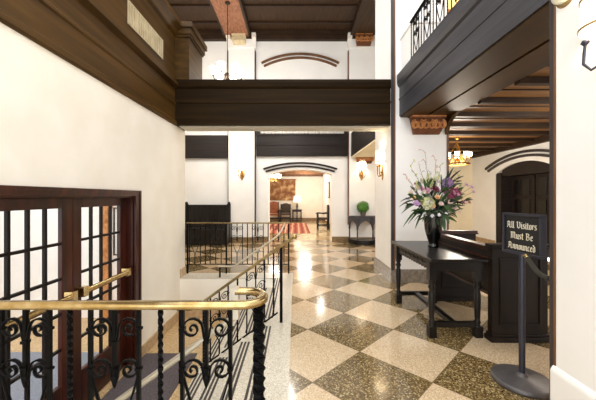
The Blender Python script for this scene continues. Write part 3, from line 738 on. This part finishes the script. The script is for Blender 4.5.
FL = [(447.5, 183, -.05, .062, 'purple', 'c', 'hydrangea'), (421, 188.5, -.05, .036, 'pinkp', 'r', 'rose'), (426, 191, -.09, .046, 'pinkp', 'r', 'rose'),
      (455, 193, -.06, .06, 'burg', 'c', 'dahlia'), (435, 189.5, -.06, .048, 'burg', 'r', 'rose'), (428, 203, -.14, .072, 'greencream', 'c', 'hydrangea'),
      (417, 203.5, -.1, .042, 'mauve', 'r', 'rose'), (437, 197.5, -.12, .034, 'peach', 'r', 'rose'), (414, 198, -.04, .03, 'peach', 'r', 'rose'),
      (471, 187.5, 0, .04, 'mauve', 'o', 'orchid'), (466, 185, .02, .034, 'mauve', 'o', 'orchid'), (473, 192, -.02, .03, 'mauve', 'o', 'orchid'),
      (469, 202.5, 0, .026, 'burg', 'o', 'orchid'), (463, 203, -.03, .028, 'burg', 'o', 'orchid'), (454, 207, -.12, .04, 'blush', 'o', 'orchid'), (458, 212, -.08, .034, 'blush', 'o', 'orchid'), (450, 203, -.14, .038, 'blush', 'o', 'orchid'),
      (443, 192, .04, .045, 'pinkp', 'r', 'rose'), (450, 197, -.1, .038, 'burg', 'o', 'orchid'), (433, 206, -.16, .03, 'peach', 'r', 'rose'),
      (425, 214, -.15, .026, 'whitep', 'o', 'lily'), (432, 216, -.17, .028, 'whitep', 'o', 'lily'), (439, 215, -.17, .026, 'whitep', 'o', 'lily'), (446, 214, -.13, .024, 'whitep', 'o', 'lily'),
      (441, 204, -.15, .03, 'blush', 'r', 'rose'), (421, 197, -.1, .03, 'whitep', 'o', 'lily'), (411, 192, 0, .026, 'blush', 'o', 'orchid'), (459, 198, 0, .04, 'burg', 'o', 'orchid'), (440, 183, .08, .035, 'mauve', 'r', 'rose'), (431, 183, .06, .03, 'greencream', 'c', 'hydrangea')]
rq = random.Random(21)
for k in range(36):
    a = rq.uniform(0, 2*PI); q = math.sqrt(rq.uniform(.05, 1)); m_, k_, n_ = rq.choice([('mauve', 'o', 'orchid'), ('pinkp', 'r', 'rose'), ('burg', 'o', 'orchid'), ('blush', 'o', 'orchid'), ('whitep', 'o', 'lily'), ('greencream', 'c', 'hydrangea'), ('burg', 'r', 'rose')])
    FL.append((436+31*q*math.cos(a), 197+20*q*math.sin(a), rq.uniform(-.1, .16), rq.uniform(.02, .034), m_, k_, n_))
for i, (px, py, dy, r, m, kind, nm) in enumerate(FL):
    p = at(px, py, dy); st = stem_to(p, i, t)
    b = cluster(r, int(40+r*700), r*.46, i) if kind == 'c' else petal_flower(r, ROSE if kind == 'r' else OPEN, i)
    o = b.build(nm, [m, {'purple': 'mauve', 'burg': 'pinkp', 'greencream': 'whitep'}.get(m, m)], t, p); rotto(o, Vector((p.x*.8, -.5+p.y, .45+max(0, p.z)*.4)), i)
# blossom twigs
TW = [((425, 152), .02), ((411, 166), 0), ((419, 164), -.03), ((436, 160), .05), ((440, 166), .03), ((430, 172), -.02), ((407, 178), -.03), ((459, 176), .02)]
for i, ((px, py), dy) in enumerate(TW):
    rnd = random.Random(50+i); tip = at(px, py, dy); base = Vector((tip.x*.1, tip.y*.1, 0)); b = MB(); P = []
    for k in range(11):
        q = k/10; P.append(base.lerp(tip, q)+Vector((rnd.uniform(-.012, .012), rnd.uniform(-.012, .012), 0))*(1 if 0 < k < 10 else 0)+Vector((0, 0, .04*math.sin(PI*q))))
    b.tube(P, .0052, n=5, scale=[1-.07*k for k in range(11)])
    nodes = []
    for k in range(4, 11, 2):
        e = P[k]+Vector((rnd.uniform(-.06, .06), rnd.uniform(-.04, .04), rnd.uniform(.02, .07))); b.tube([P[k], P[k].lerp(e, .5)+Vector((0, 0, .008)), e], .0022, n=4); nodes += [e, P[k]]
    tw = b.build('twig', 'twig', t)
    bb = MB()
    for nd in nodes:
        for _ in range(3):
            c = nd+Vector((rnd.uniform(-.012, .012), rnd.uniform(-.012, .012), rnd.uniform(-.01, .012))); bb.ball(c, rnd.uniform(.007, .012), nu=6, nv=4)
    bb.build('blossom', ('blush', 'greencream', 'whitep')[i % 3], tw)
# pale flower spikes
for i, (px, py, dy) in enumerate(((428, 176, 0), (432, 180, -.04), (417, 183, -.03))):
    tip = at(px, py, dy); st = stem_to(tip, 90+i, t); b = MB(); rnd = random.Random(i)
    for k in range(26):
        q = k/26; a = k*2.4; rr = .022*(1-q*.7); b.ball((tip.x+rr*math.cos(a), tip.y+rr*math.sin(a), tip.z-.10+.13*q), .009, nu=6, nv=4)
    b.build('flower_spike', 'greencream', st)
def blade(p0, p1, wd, droop, m, nm, parent):
    p0, p1 = Vector(p0), Vector(p1); b = MB(); vs = []; n = 9
    dirv = (p1-p0); side = dirv.cross(Vector((0, .8, .6))).normalized() if dirv.length else Vector((1, 0, 0))
    upv = side.cross(dirv).normalized()
    for i in range(n+1):
        q = i/n; c = p0.lerp(p1, q)+Vector((0, 0, 4*droop*q*(1-q))); wv = wd*math.sin(PI*min(.98, .08+.9*q))**.8
        vs += [c-side*wv, c+upv*wv*-.25, c+side*wv]
    fs = []
    for i in range(n):
        for j in range(2): fs.append((i*3+j, i*3+j+1, i*3+j+4, i*3+j+3))
    b.add(vs, fs, 0, True); return b.build(nm, m, parent)
rnd = random.Random(3)
LV = [((437, 204), (456, 214), .018, 'leaf', -.16), ((425, 206), (408, 224), .018, 'leaf', -.14), ((420, 207), (403, 227), .016, 'leaf', -.1), ((424, 210), (415, 229), .018, 'leaf', -.14), ((430, 208), (422, 222), .02, 'leaf', -.16),
      ((415, 200), (399, 207), .014, 'leafgrey', -.02), ((414, 198), (400, 202), .012, 'leafgrey', 0), ((416, 204), (401, 214), .014, 'leafgrey', -.05), ((440, 210), (445, 231), .032, 'leaf', -.1), ((443, 208), (449, 224), .026, 'leaf', -.08),
      ((436, 198), (447, 210), .016, 'leaf', -.14), ((431, 200), (440, 190), .014, 'leaf', -.02), ((420, 198), (410, 186), .014, 'leafgrey', 0), ((445, 200), (462, 210), .014, 'leaf', -.06), ((437, 200), (428, 213), .022, 'leaf', -.17),
      ((425, 205), (418, 214), .022, 'leaf', -.13), ((447, 198), (460, 192), .013, 'leafgrey', 0), ((440, 205), (436, 216), .022, 'leafdark', -.15), ((432, 206), (430, 217), .022, 'leafdark', -.15), ((447, 206), (443, 216), .02, 'leafdark', -.1),
      ((445, 186), (461, 170), .016, 'leafdark', .05), ((446, 184), (454, 167), .016, 'leafdark', .06), ((448, 186), (464, 176), .016, 'leafdark', .05), ((446, 186), (449, 170), .014, 'leafdark', .06), ((450, 186), (462, 181), .014, 'leafdark', .04), ((437, 193), (431, 177), .012, 'leaf', .02), ((442, 192), (441, 174), .012, 'leafgrey', .04)]
for (a, c, wd, m, dy) in LV: blade(at(a[0], a[1], dy*.5), at(c[0], c[1], dy), wd, .02, m, 'leaf', t)
for k in range(88):
    a = rnd.uniform(0, 2*PI); e = rnd.uniform(-.35, 1.1); L = rnd.uniform(.18, .38)
    d = Vector((math.cos(a)*math.cos(e), math.sin(a)*math.cos(e)*.8, math.sin(e)*.9+.12)); blade(d*.05+Vector((0, 0, .06)), d*L+Vector((0, 0, .06)), rnd.uniform(.012, .022), .03, rnd.choice(['leaf', 'leaf', 'leafgrey', 'leafdark']), 'leaf', t)

for k in range(80):
    a = rnd.uniform(0, 2*PI); q = math.sqrt(rnd.uniform(.1, 1)); p = at(436+30*q*math.cos(a), 201+21*q*math.sin(a), rnd.uniform(-.2, .05))
    d = Vector((p.x, -.15, p.z-.1)).normalized()+Vector((rnd.uniform(-.5, .5), rnd.uniform(-.4, .2), rnd.uniform(-.5, .5))); blade(p-d*.03, p+d*rnd.uniform(.05, .10), rnd.uniform(.010, .018), .015, rnd.choice(['leaf', 'leaf', 'leafgrey', 'leafdark']), 'leaf', t)

# sign on a pole
t = thing('sign_stand', 'black framed notice on a pole with a heavy round base', 'sign', (1.714, 2.24, 0))
MB().lathe([(.001, 0), (.2, 0), (.203, .012), (.198, .028), (.18, .036), (.05, .05), (.03, .06), (.03, .075), (.001, .075)], n=40).build('base', 'basemetal', t)
MB().lathe([(.021, .05), (.021, .965)], n=16).build('pole', 'signmetal', t)
th = math.atan2(-.375, .043)
W_, H_ = .345, .318
sb = MB(); sb.box(-W_/2+.012, W_/2-.012, -.012, .02, -H_/2+.012, H_/2-.012)
bo = sb.build('sign_board', 'signblack', t, (.0, .0, 1.116)); bo.rotation_euler = (0, 0, th)
bo.location = (1.735-1.714+.002, 2.26-2.24, 1.116)
fm = MB(); fw = .02
for (a, c, z0, z1) in ((-W_/2, W_/2, H_/2-fw, H_/2), (-W_/2, W_/2, -H_/2, -H_/2+fw), (-W_/2, -W_/2+fw, -H_/2+fw, H_/2-fw), (W_/2-fw, W_/2, -H_/2+fw, H_/2-fw)): fm.box(a, c, -.024, .022, z0, z1)
fm.build('sign_frame', 'signmetal', bo, bevel=.004)
# blackletter drawn with a broad slanted nib
GL = {
 'A': (.74, [[(.02, .78), (.2, .92), (.44, .8), (.44, .12), (.56, 0), (.66, .08)], [(.12, .62), (.12, .2), (0, .04)], [(.12, .42), (.42, .42)], [(.2, .92), (.12, .62)]]),
 'V': (.72, [[(0, .84), (.12, .92), (.14, .2), (.34, .02), (.54, .2), (.54, .74), (.42, .9)]]),
 'M': (.92, [[(0, .82), (.1, .92), (.12, .1), (.02, 0)], [(.12, .84), (.28, .92), (.38, .8), (.38, .06)], [(.4, .82), (.56, .92), (.68, .78), (.68, .12), (.78, .02)]]),
 'B': (.7, [[(.04, .86), (.14, .92), (.14, .04)], [(.14, .9), (.46, .84), (.46, .6), (.18, .5)], [(.2, .5), (.52, .42), (.52, .12), (.3, 0), (.06, .06)]]),
 'l': (.26, [[(.06, .92), (.06, .1), (.16, 0)]]),
 'i': (.26, [[(0, .56), (.08, .62), (.08, .08), (.16, 0)], [(.06, .8), (.1, .82)]]),
 's': (.4, [[(.3, .58), (.12, .62), (.06, .44), (.28, .22), (.24, .04), (.02, .04)]]),
 't': (.3, [[(.1, .8), (.1, .08), (.2, 0)], [(0, .6), (.22, .6)]]),
 'o': (.44, [[(.08, .56), (.08, .1), (.22, 0), (.32, .1), (.32, .52), (.2, .62), (.08, .54)]]),
 'r': (.36, [[(0, .56), (.08, .62), (.08, .06)], [(.1, .52), (.22, .62), (.3, .52)]]),
 'u': (.48, [[(0, .56), (.08, .62), (.08, .1), (.2, 0), (.32, .1)], [(.32, .62), (.32, .08), (.42, 0)]]),
 'e': (.4, [[(.08, .3), (.3, .42), (.24, .62), (.08, .52), (.08, .1), (.2, 0), (.3, .1)]]),
 'n': (.48, [[(0, .56), (.08, .62), (.08, .06)], [(.1, .52), (.24, .62), (.32, .54), (.32, .08), (.42, 0)]]),
 'c': (.38, [[(.28, .56), (.18, .62), (.08, .52), (.08, .1), (.2, 0), (.3, .08)]]),
 'd': (.46, [[(.06, .92), (.3, .62), (.32, .1), (.2, 0), (.08, .1), (.08, .48), (.22, .6)]]),
 ' ': (.34, []),
}
def write(lines, b):
    for (text, zc, size) in lines:
        tot = sum(GL[c][0] for c in text)*size; x = -tot/2
        for ch in text:
            wd, strokes = GL[ch]
            nx, nz = .05*size, .036*size
            for st in strokes:
                for (p, q) in zip(st, st[1:]):
                    P = [(x+p[0]*size, zc+p[1]*size), (x+q[0]*size, zc+q[1]*size)]
                    pts = []
                    for (a, c) in P: pts += [(a-nx, c-nz), (a+nx, c+nz), (a-nx*.4, c+nz*.6), (a+nx*.4, c-nz*.6)]
                    # convex hull
                    pts = sorted(set((round(a, 6), round(c, 6)) for a, c in pts))
                    def half(it):
                        h = []
                        for r in it:
                            while len(h) > 1 and (h[-1][0]-h[-2][0])*(r[1]-h[-2][1])-(h[-1][1]-h[-2][1])*(r[0]-h[-2][0]) <= 0: h.pop()
                            h.append(r)
                        return h[:-1]
                    hull = half(pts)+half(pts[::-1])
                    b.prism(hull, 'y', -.0145, -.0115)
            x += wd*size
for ln in (('All Visitors', .042, .055), ('Must Be', -.040, .055), ('Announced', -.120, .055)):
    lt = MB(); write([ln], lt); lt.build('lettering', 'signwrite', bo)
# rope from the sign to the near pier
t = thing('barrier_rope', 'dark velvet rope hanging between the sign pole and the white pillar', 'rope', (1.70, 2.2, .94))
P0, P1 = Vector((1.715, 2.19, .95))-Vector(t.location), Vector((1.60, 1.868, .885))-Vector(t.location)
pts = [P0.lerp(P1, q)+Vector((0, 0, -.03*math.sin(PI*q))) for q in [i/14 for i in range(15)]]
MB().tube(pts, .017, n=10).build('rope', 'rope', t)
b = MB(); b.tube([P0+Vector((0, .03, .01)), P0+Vector((0, .01, .018)), P0, pts[1]], .012, n=8); b.ball(P0, .019, nu=10, nv=8); b.build('hook', 'brass', t)

# ================================================================== SCONCES
def sconce(label, loc, rz, k=1.0, power=14, glow=(1, .8, .55), body='oldbrass'):
    """local -Y points out of the wall; loc is the middle of the back plate"""
    t = thing('wall_sconce', label, 'wall lamp', loc, rz, 'half drum wall lamps')
    b = MB(); pr = [(0, -.17*k), (.03*k, -.13*k), (.045*k, -.05*k), (.055*k, .03*k), (.04*k, .1*k), (.02*k, .15*k), (0, .17*k)]
    b.prism([(x, z) for x, z in pr]+[(-x, z) for x, z in pr[::-1][1:-1]], 'y', -.02*k, 0); b.ball((0, -.025*k, 0), .028*k, nu=10, nv=8); b.build('back_plate', body, t, bevel=.004)
    for sg in (-1, 1):
        b = MB(); b.tube([(0, -.02*k, -.05*k), (sg*.05*k, -.07*k, -.09*k), (sg*.09*k, -.09*k, -.03*k), (sg*.085*k, -.09*k, .05*k), (sg*.08*k, -.085*k, .12*k)], .011*k, n=8)
        b.lathe([(.012*k, 0), (.03*k, .02*k), (.02*k, .04*k)], (sg*.08*k, -.085*k, .11*k), 10); b.build('arm', body, t)
    b = MB(); b.lathe([(.155*k, .20*k), (.145*k, .46*k), (.14*k, .46*k), (.15*k, .20*k)], n=20, a0=-PI, a1=0)
    b.build('lamp_shade', 'shade', t)
    for (z, r) in ((.22, .157), (.44, .149)): MB().lathe([(r*k, z*k-.008*k), (r*k+.004, z*k-.008*k), (r*k+.004, z*k+.008*k), (r*k, z*k+.008*k)], n=20, a0=-PI, a1=0).build('shade_band', 'brass', t)
    v = Matrix.Rotation(rz, 3, 'Z') @ Vector((0, -.08*k, .34*k)); lamp('sconce_light', Vector(loc)+v, power, glow, .05)
    v = Matrix.Rotation(rz, 3, 'Z') @ Vector((0, -.10*k, -.25*k))
    return t
sconce('brass wall lamp on the pilaster beside the dark bench', (PX(242, YB-.14), YB-.14, PZ(175, YB-.14)), 0, 1.0, 16)
sconce('brass wall lamp above the topiary on the pilaster', (PX(361.5, YB-.14), YB-.14, PZ(175, YB-.14)), 0, 1.0, 18)
sconce('brass wall lamp on the white pillar by the flowers', (PL, 5.36, PZ(172, 5.3)), -PI/2, .85, 10)
sconce('dark bracket lamp with banded shade on the white pillar by the notice', (PL, 1.50, 2.12), -PI/2, .68, 5, body='signmetal')

# small frosted dome at the top of the near pillar
t = thing('dome_lamp', 'small frosted dome fixed high on the white pillar by the notice', 'ceiling light', (PL, 1.73, 2.58))
MB().ball((-.02, 0, 0), .058, (.8, 1, .75)).build('glass_bowl', 'bowl', t); MB().lathe([(.062, -.004), (.068, 0), (.062, .006)], n=24).xform(Matrix.Rotation(PI/2, 4, 'Y')).build('rim', 'brass', t)

# ================================================================== CHANDELIERS
def chandelier(label, loc, hang, R, n, sh, power, ring=False, color=(1, .84, .62), phase=.3, body='oldbrass'):
    """loc: where the rod meets the ceiling; hang: drop to the level of the shades"""
    t = thing('chandelier', label, 'chandelier', loc)
    MB().lathe([(.001, 0), (.07, 0), (.06, -.03), (.02, -.05), (.001, -.05)], n=16).build('canopy', body, t)
    b = MB(); b.tube([(0, 0, 0), (0, 0, -hang+.1)], .009, n=8)
    q = .15
    while q < hang-.2: b.ball((0, 0, -q), .013, nu=8, nv=6); q += .16
    b.build('rod', body, t)
    MB().lathe([(.001, -hang-.14), (.03, -hang-.11), (.045, -hang-.05), (.02, -hang), (.03, -hang+.06), (.012, -hang+.12), (.001, -hang+.12)], n=14).build('hub', body, t)
    am = MB(); am.tube([(.02, 0, .1), (R*.3, 0, .02), (R*.55, 0, -.12), (R*.85, 0, -.13), (R, 0, -.05), (R, 0, 0)], .01, n=7); am.lathe([(.01, -.02), (.035, 0), (.03, .015)], (R, 0, 0), 10); am = am.mesh('arm', body)
    sm = MB().lathe([(.022*sh, .01), (.05*sh, .035*sh), (.068*sh, .08*sh), (.062*sh, .125*sh), (.074*sh, .15*sh)], n=14); sm = sm.mesh('shade', 'bulb')
    for k in range(n):
        a = phase+2*PI*k/n; o = put(am, 'arm', t, (0, 0, -hang), (0, 0, a)); put(sm, 'shade', t, (R*math.cos(a), R*math.sin(a), -hang))
    if ring:
        b = MB(); b.sweep([(R*1.02*math.cos(a), R*1.02*math.sin(a), -hang-.14) for a in [2*PI*i/32 for i in range(32)]], flat_sec(.012, .035), closed=True); b.build('ring', body, t)
        b = MB()
        for k in range(3): a = 2*PI*k/3+.4; b.tube([(0, 0, -hang+.36), (R*1.0*math.cos(a), R*1.0*math.sin(a), -hang-.12)], .007, n=6)
        b.build('hanger', body, t)
    lamp('chandelier_light', (loc[0], loc[1], loc[2]-hang-.24), power, color, .25)
    return t
DC = (zbm-EYE)*F/(CY-2.6)
chandelier('upper chandelier hanging from the reddish ceiling beam', (PX(227.5, DC), DC, zbm), zbm-PZ(77, DC), .34, 6, 1.35, 35, color=(1, .92, .8), body='bronze')
chandelier('ring chandelier under the reception alcove ceiling', (PX(457, 6.7), 6.7, ALC), ALC-PZ(158, 6.7), .25, 8, .72, 90, ring=True, color=(1, .9, .76))
chandelier('chandelier in the bright parlour beyond the arch', (-.95, 12.6, 2.82), .62, .28, 6, 1.1, 60, color=(1, .93, .84))

# ================================================================== CARVED BRACKETS
def bracket(label, loc, w0, w1, h, dp, m):
    t = thing('carved_bracket', label, 'bracket', loc)
    b = MB()
    prof = [(0, 0), (-dp, 0), (-dp, -h*.16), (-dp*.8, -h*.2), (-dp*.8, -h*.7), (-dp*.6, -h*.85), (-dp*.3, -h), (0, -h)]
    n = len(prof)
    vs = []
    for (y, z) in prof:
        wv = w0+(w1-w0)*min(1, (-z/h))
        vs += [(-wv/2, y, z), (wv/2, y, z)]
    fs = [(2*i, 2*i+1, 2*i+3, 2*i+2) for i in range(n-1)]+[(2*n-2, 2*n-1, 1, 0), tuple(range(0, 2*n, 2)), tuple(range(1, 2*n, 2))[::-1]]
    b.add(vs, fs); b.build('corbel', 'carveddark' if m == 'carved' else m, t)
    b = MB(); r = h*.26
    for cx in (-w0*.32, 0, w0*.32):
        for sg in (-1, 1):
            pts = []
            for i in range(18):
                a = PI/2-sg*(3.2*PI)*i/17*.9; q = r*(1-.75*i/17)
                pts.append((cx+sg*w0*.08+q*math.cos(a)*.8, -dp*.88, -h*.5+q*math.sin(a)))
            b.tube(pts, h*.06, n=6)
        b.ball((cx, -dp*.84, -h*.5), h*.12, (.6, .5, 1.6), nu=8, nv=6)
    b.box(-w0*.5, w0*.5, -dp-.012, -dp*.4, -h*.07, 0)
    b.build('carving', m, t)
    return t
bracket('carved orange oak bracket under the dark beam behind the flowers', (2.125, PF-.012, 2.698), .54, .42, .28, .14, 'carved')
bracket('carved oak bracket above the wall lamp over the topiary', (PX(363, YB), YB-.14, PZ(156.5, YB)), .56, .42, .24, .16, 'carved')
bracket('carved orange bracket high on the upper pilaster by the white pillar', (PX(362, YB), YB-.18, zbm), .5, .42, .3, .16, 'carved')
bracket('carved cream bracket under the reddish ceiling beam', (PX(240.5, YB), YB-.18, zbm), .42, .36, .27, .16, 'carvedpale')

# ================================================================== BENCH, CONSOLE, TOPIARY
bx0, bx1 = PX(185, 8.9), PX(228, 8.9)
t = thing('settle_bench', 'black high backed bench against the wall behind the iron railing', 'bench', ((bx0+bx1)/2, 8.9, 0)); hw = (bx1-bx0)/2; BH = PZ(206.5, 8.9)
b = MB(); b.box(-hw, hw, .12, .15, .1, BH)
for k in range(9): b.box(-hw+2*hw*k/8-.01, -hw+2*hw*k/8+.01, .108, .12, .3, BH)
b.build('backrest', 'black', t)
MB().box(-hw, hw, .09, .16, BH, BH+.05).build('top_rail', 'black', t, bevel=.008)
for sg in (-1, 1): b = MB(); b.box(sg*hw-.05, sg*hw+.05, .08, .17, 0, BH+.08); b.ball((sg*hw, .125, BH+.1), .045, nu=10, nv=8); b.box(sg*hw-.03, sg*hw+.03, -.32, .08, 0, .62); b.build('end_post', 'black', t)
MB().box(-hw, hw, -.32, .12, .02, .44).build('seat_box', 'black', t, bevel=.01)
MB().box(-hw+.02, hw-.02, -.335, .1, .44, .47).build('seat', 'black', t, bevel=.006)

KX, KY, KR = PX(363, 8.95), YB-.19, .44
t = thing('console_table', 'dark half round console with pointed arches under the topiary', 'table', (KX, KY, 0)); KH = PZ(216, 8.8)
def half(r, n=20): return [(r*math.cos(a), r*math.sin(a)) for a in [-PI+PI*i/n for i in range(n+1)]]
MB().prism(half(KR), 'z', KH-.035, KH).build('table_top', 'wood_daylit', t, bevel=.006)
legs = [-PI+.05, -PI*.69, -PI*.31, -.05]
b = MB(); r0 = KR*.93
for k in range(3):
    a0, a1 = legs[k], legs[k+1]; n = 12; vo, vi = [], []
    for i in range(n+1):
        q = i/n; a = a0+(a1-a0)*q; s_ = abs(2*q-1); zb_ = KH-.13-.06*s_-.22*s_**3
        for (rr, L) in ((r0, vo), (r0-.025, vi)): L.append(((rr*math.cos(a), rr*math.sin(a), zb_), (rr*math.cos(a), rr*math.sin(a), KH-.035)))
    vs = [p for c in vo for p in c]+[p for c in vi for p in c]; o_ = 2*(n+1); fs = []
    for i in range(n):
        fs += [(2*i, 2*i+2, 2*i+3, 2*i+1), (o_+2*i, o_+2*i+1, o_+2*i+3, o_+2*i+2), (2*i, o_+2*i, o_+2*i+2, 2*i+2)]
    b.add(vs, fs)
b.build('arched_apron', 'wood_daylit', t)
for a in legs: b = MB(); b.lathe([(.022, .1), (.018, .14), (.022, .2), (.018, KH-.42), (.028, KH-.38), (.028, KH-.04)], (r0*math.cos(a)*.98, r0*math.sin(a)*.98, 0), 10); b.build('leg', 'wood_daylit', t)
b = MB(); b.prism(half(KR*1.0), 'z', 0, .1); b.prism(half(KR*.97), 'z', .1, .13); b.build('plinth', 'black', t)

t = thing('topiary_plant', 'round clipped green topiary ball in a small pot on the console', 'plant', (PX(363, 8.85), 8.85, KH))
MB().lathe([(.001, 0), (.07, 0), (.085, .1), (.092, .11), (.08, .11), (.001, .09)], n=16).build('pot', 'greymarble', t)
b = MB(); rnd = random.Random(11); b.ball((0, 0, .26), .15, nu=20, nv=14)
for k in range(1500):
    z = rnd.uniform(-1, 1); a = rnd.uniform(0, 2*PI); q = math.sqrt(1-z*z); nrm = Vector((q*math.cos(a), q*math.sin(a), z)); c = nrm*rnd.uniform(.145, .18)+Vector((0, 0, .26))
    u = (nrm+Vector((rnd.uniform(-.8, .8), rnd.uniform(-.8, .8), rnd.uniform(-.8, .8)))).normalized(); v = u.cross(nrm+Vector((.3, .1, .2))).normalized(); L = rnd.uniform(.016, .028)
    b.add([c, c+u*L*.5+v*L*.3, c+u*L, c+u*L*.5-v*L*.3], [(0, 1, 2, 3)])
b.build('foliage', 'boxwood', t)

# ================================================================== PARLOUR FURNITURE
o = MB().box(-3.0, PX(309, 12.5), PZ(0, 1)*0+11.4, 15.9, 0, .012).build('area_rug', 'rug'); tag(o, 'red striped rug on the parlour floor beyond the arch', 'rug')
t = thing('tapestry', 'large brown landscape tapestry on the end wall of the parlour', 'tapestry', (-1.0, 17.28, 1.2))
MB().box(-1.3, 1.0, -.03, 0, 0, 1.2).build('woven_panel', 'tapestry', t)
MB().tube([(-1.35, -.03, 1.22), (1.05, -.03, 1.22)], .02, n=8).build('hanging_rod', 'oldbrass', t)
# table with lamp
TX, TY = PX(297, 16.7), 16.7
t = thing('side_table', 'small dark side table with turned legs under the parlour lamp', 'table', (TX, TY, 0)); TH = PZ(209.5, 16.7)
MB().box(-.29, .29, -.25, .25, TH-.04, TH).build('table_top', 'black', t, bevel=.008)
MB().box(-.26, .26, -.22, .22, TH-.12, TH-.04).build('apron', 'black', t)
for sx in (-.23, 0, .23):
    for sy in (-.19, .19): MB().lathe([(.03, 0), (.03, .08), (.02, .1), (.034, .2), (.022, .4), (.032, TH-.2), (.03, TH-.1)], (sx, sy, 0), 10).build('leg', 'black', t)
MB().box(-.25, .25, -.21, .21, .08, .12).build('shelf', 'black', t)
t = thing('table_lamp', 'lit table lamp with cream drum shade in the parlour', 'lamp', (TX, TY, TH))
MB().lathe([(.001, 0), (.09, 0), (.085, .02), (.03, .04), (.05, .12), (.06, .2), (.035, .32), (.015, .36), (.015, .5)], n=16).build('lamp_base', 'vase', t)
MB().lathe([(.2, .42), (.16, .76)], n=24).build('lamp_shade', 'shade', t)
lamp('lamp_light', (TX, TY, TH+.58), 25, (1, .82, .58), .12)
def armchair(label, loc, rz, seat, back, bh, frame='black'):
    t = thing('armchair', label, 'chair', loc, rz)
    MB().box(-.27, .27, -.26, .24, .40, .48).build('seat', seat, t, bevel=.02)
    b = MB(); n = 10
    pts = [(-.26, .5), (-.26, bh-.08)]+[(-.26+.52*i/n, bh-.08+.08*math.sin(PI*i/n)) for i in range(1, n)]+[(.26, bh-.08), (.26, .5)]
    b.prism(pts, 'y', .2, .27); b.build('backrest', back, t, bevel=.012)
    for sx in (-.265, .265):
        b = MB(); b.box(sx-.025, sx+.025, -.26, -.21, 0, .66); b.build('leg', frame, t); b = MB(); b.box(sx-.025, sx+.025, .2, .26, 0, bh-.04); b.build('leg', frame, t)
        b = MB(); b.sweep([(sx, -.30, .65), (sx, -.2, .69), (sx, 0, .67), (sx, .22, .70)], flat_sec(.06, .04)); b.build('armrest', frame, t)
        MB().box(sx-.015, sx+.015, -.21, .2, .12, .16).build('stretcher', frame, t)
    MB().box(-.24, .24, -.245, -.215, .2, .29).build('stretcher', frame, t)
    return t
armchair('orange brown leather high backed chair below the tapestry', (PX(274, 16.3), 16.3, 0), .15, 'leather', 'leather', 1.16)
armchair('dark armchair between the leather chair and the lamp table', (PX(285.5, 16.6), 16.6, 0), 0, 'cushion', 'cushion', 1.05)
armchair('dark open armchair against the parlour side wall', (1.22, 13.2, 0), -PI/2, 'cushion', 'cushion', 1.06)
t = thing('framed_picture', 'narrow framed picture on the parlour side wall above the armchair', 'picture', (1.57, 13.6, 1.35))
b = MB(); b.box(-.03, 0, 0, .04, 0, .75); b.box(-.03, 0, .56, .6, 0, .75); b.box(-.03, 0, .04, .56, 0, .04); b.box(-.03, 0, .04, .56, .71, .75); b.build('picture_frame', 'black', t)
MB().box(-.015, 0, .04, .56, .04, .71).build('picture_sheet', 'mattepaper', t)
lamp('parlour_light', (.48, 15.2, 2.2), 85, (1, .94, .86), .3)  # unseen lamp added to brighten the parlour, set for its floor glare
lamp('parlour_light', (.9, 10.4, 2.52), 60, (1, .94, .86), .1)
lamp('lobby_fill', (-.3, 7.3, 3.5), 62, (1, .95, .88), .3)  # unseen lamp added behind the bridge to lift the back wall
lamp('passage_fill', (-2.7, 7.6, 3.6), 16, (1, .95, .88), .2)  # added lamp without a fixture, fills the recess
lamp('alcove_fill', (4.3, 3.6, 2.35), 60, (1, .95, .88), .2)  # out-of-view lamp put in to brighten the alcove
lamp('gallery_fill', (3.9, 5.5, 5.0), 160, (1, .74, .38), .2)  # unseen stand-in lamp that turns the gallery golden
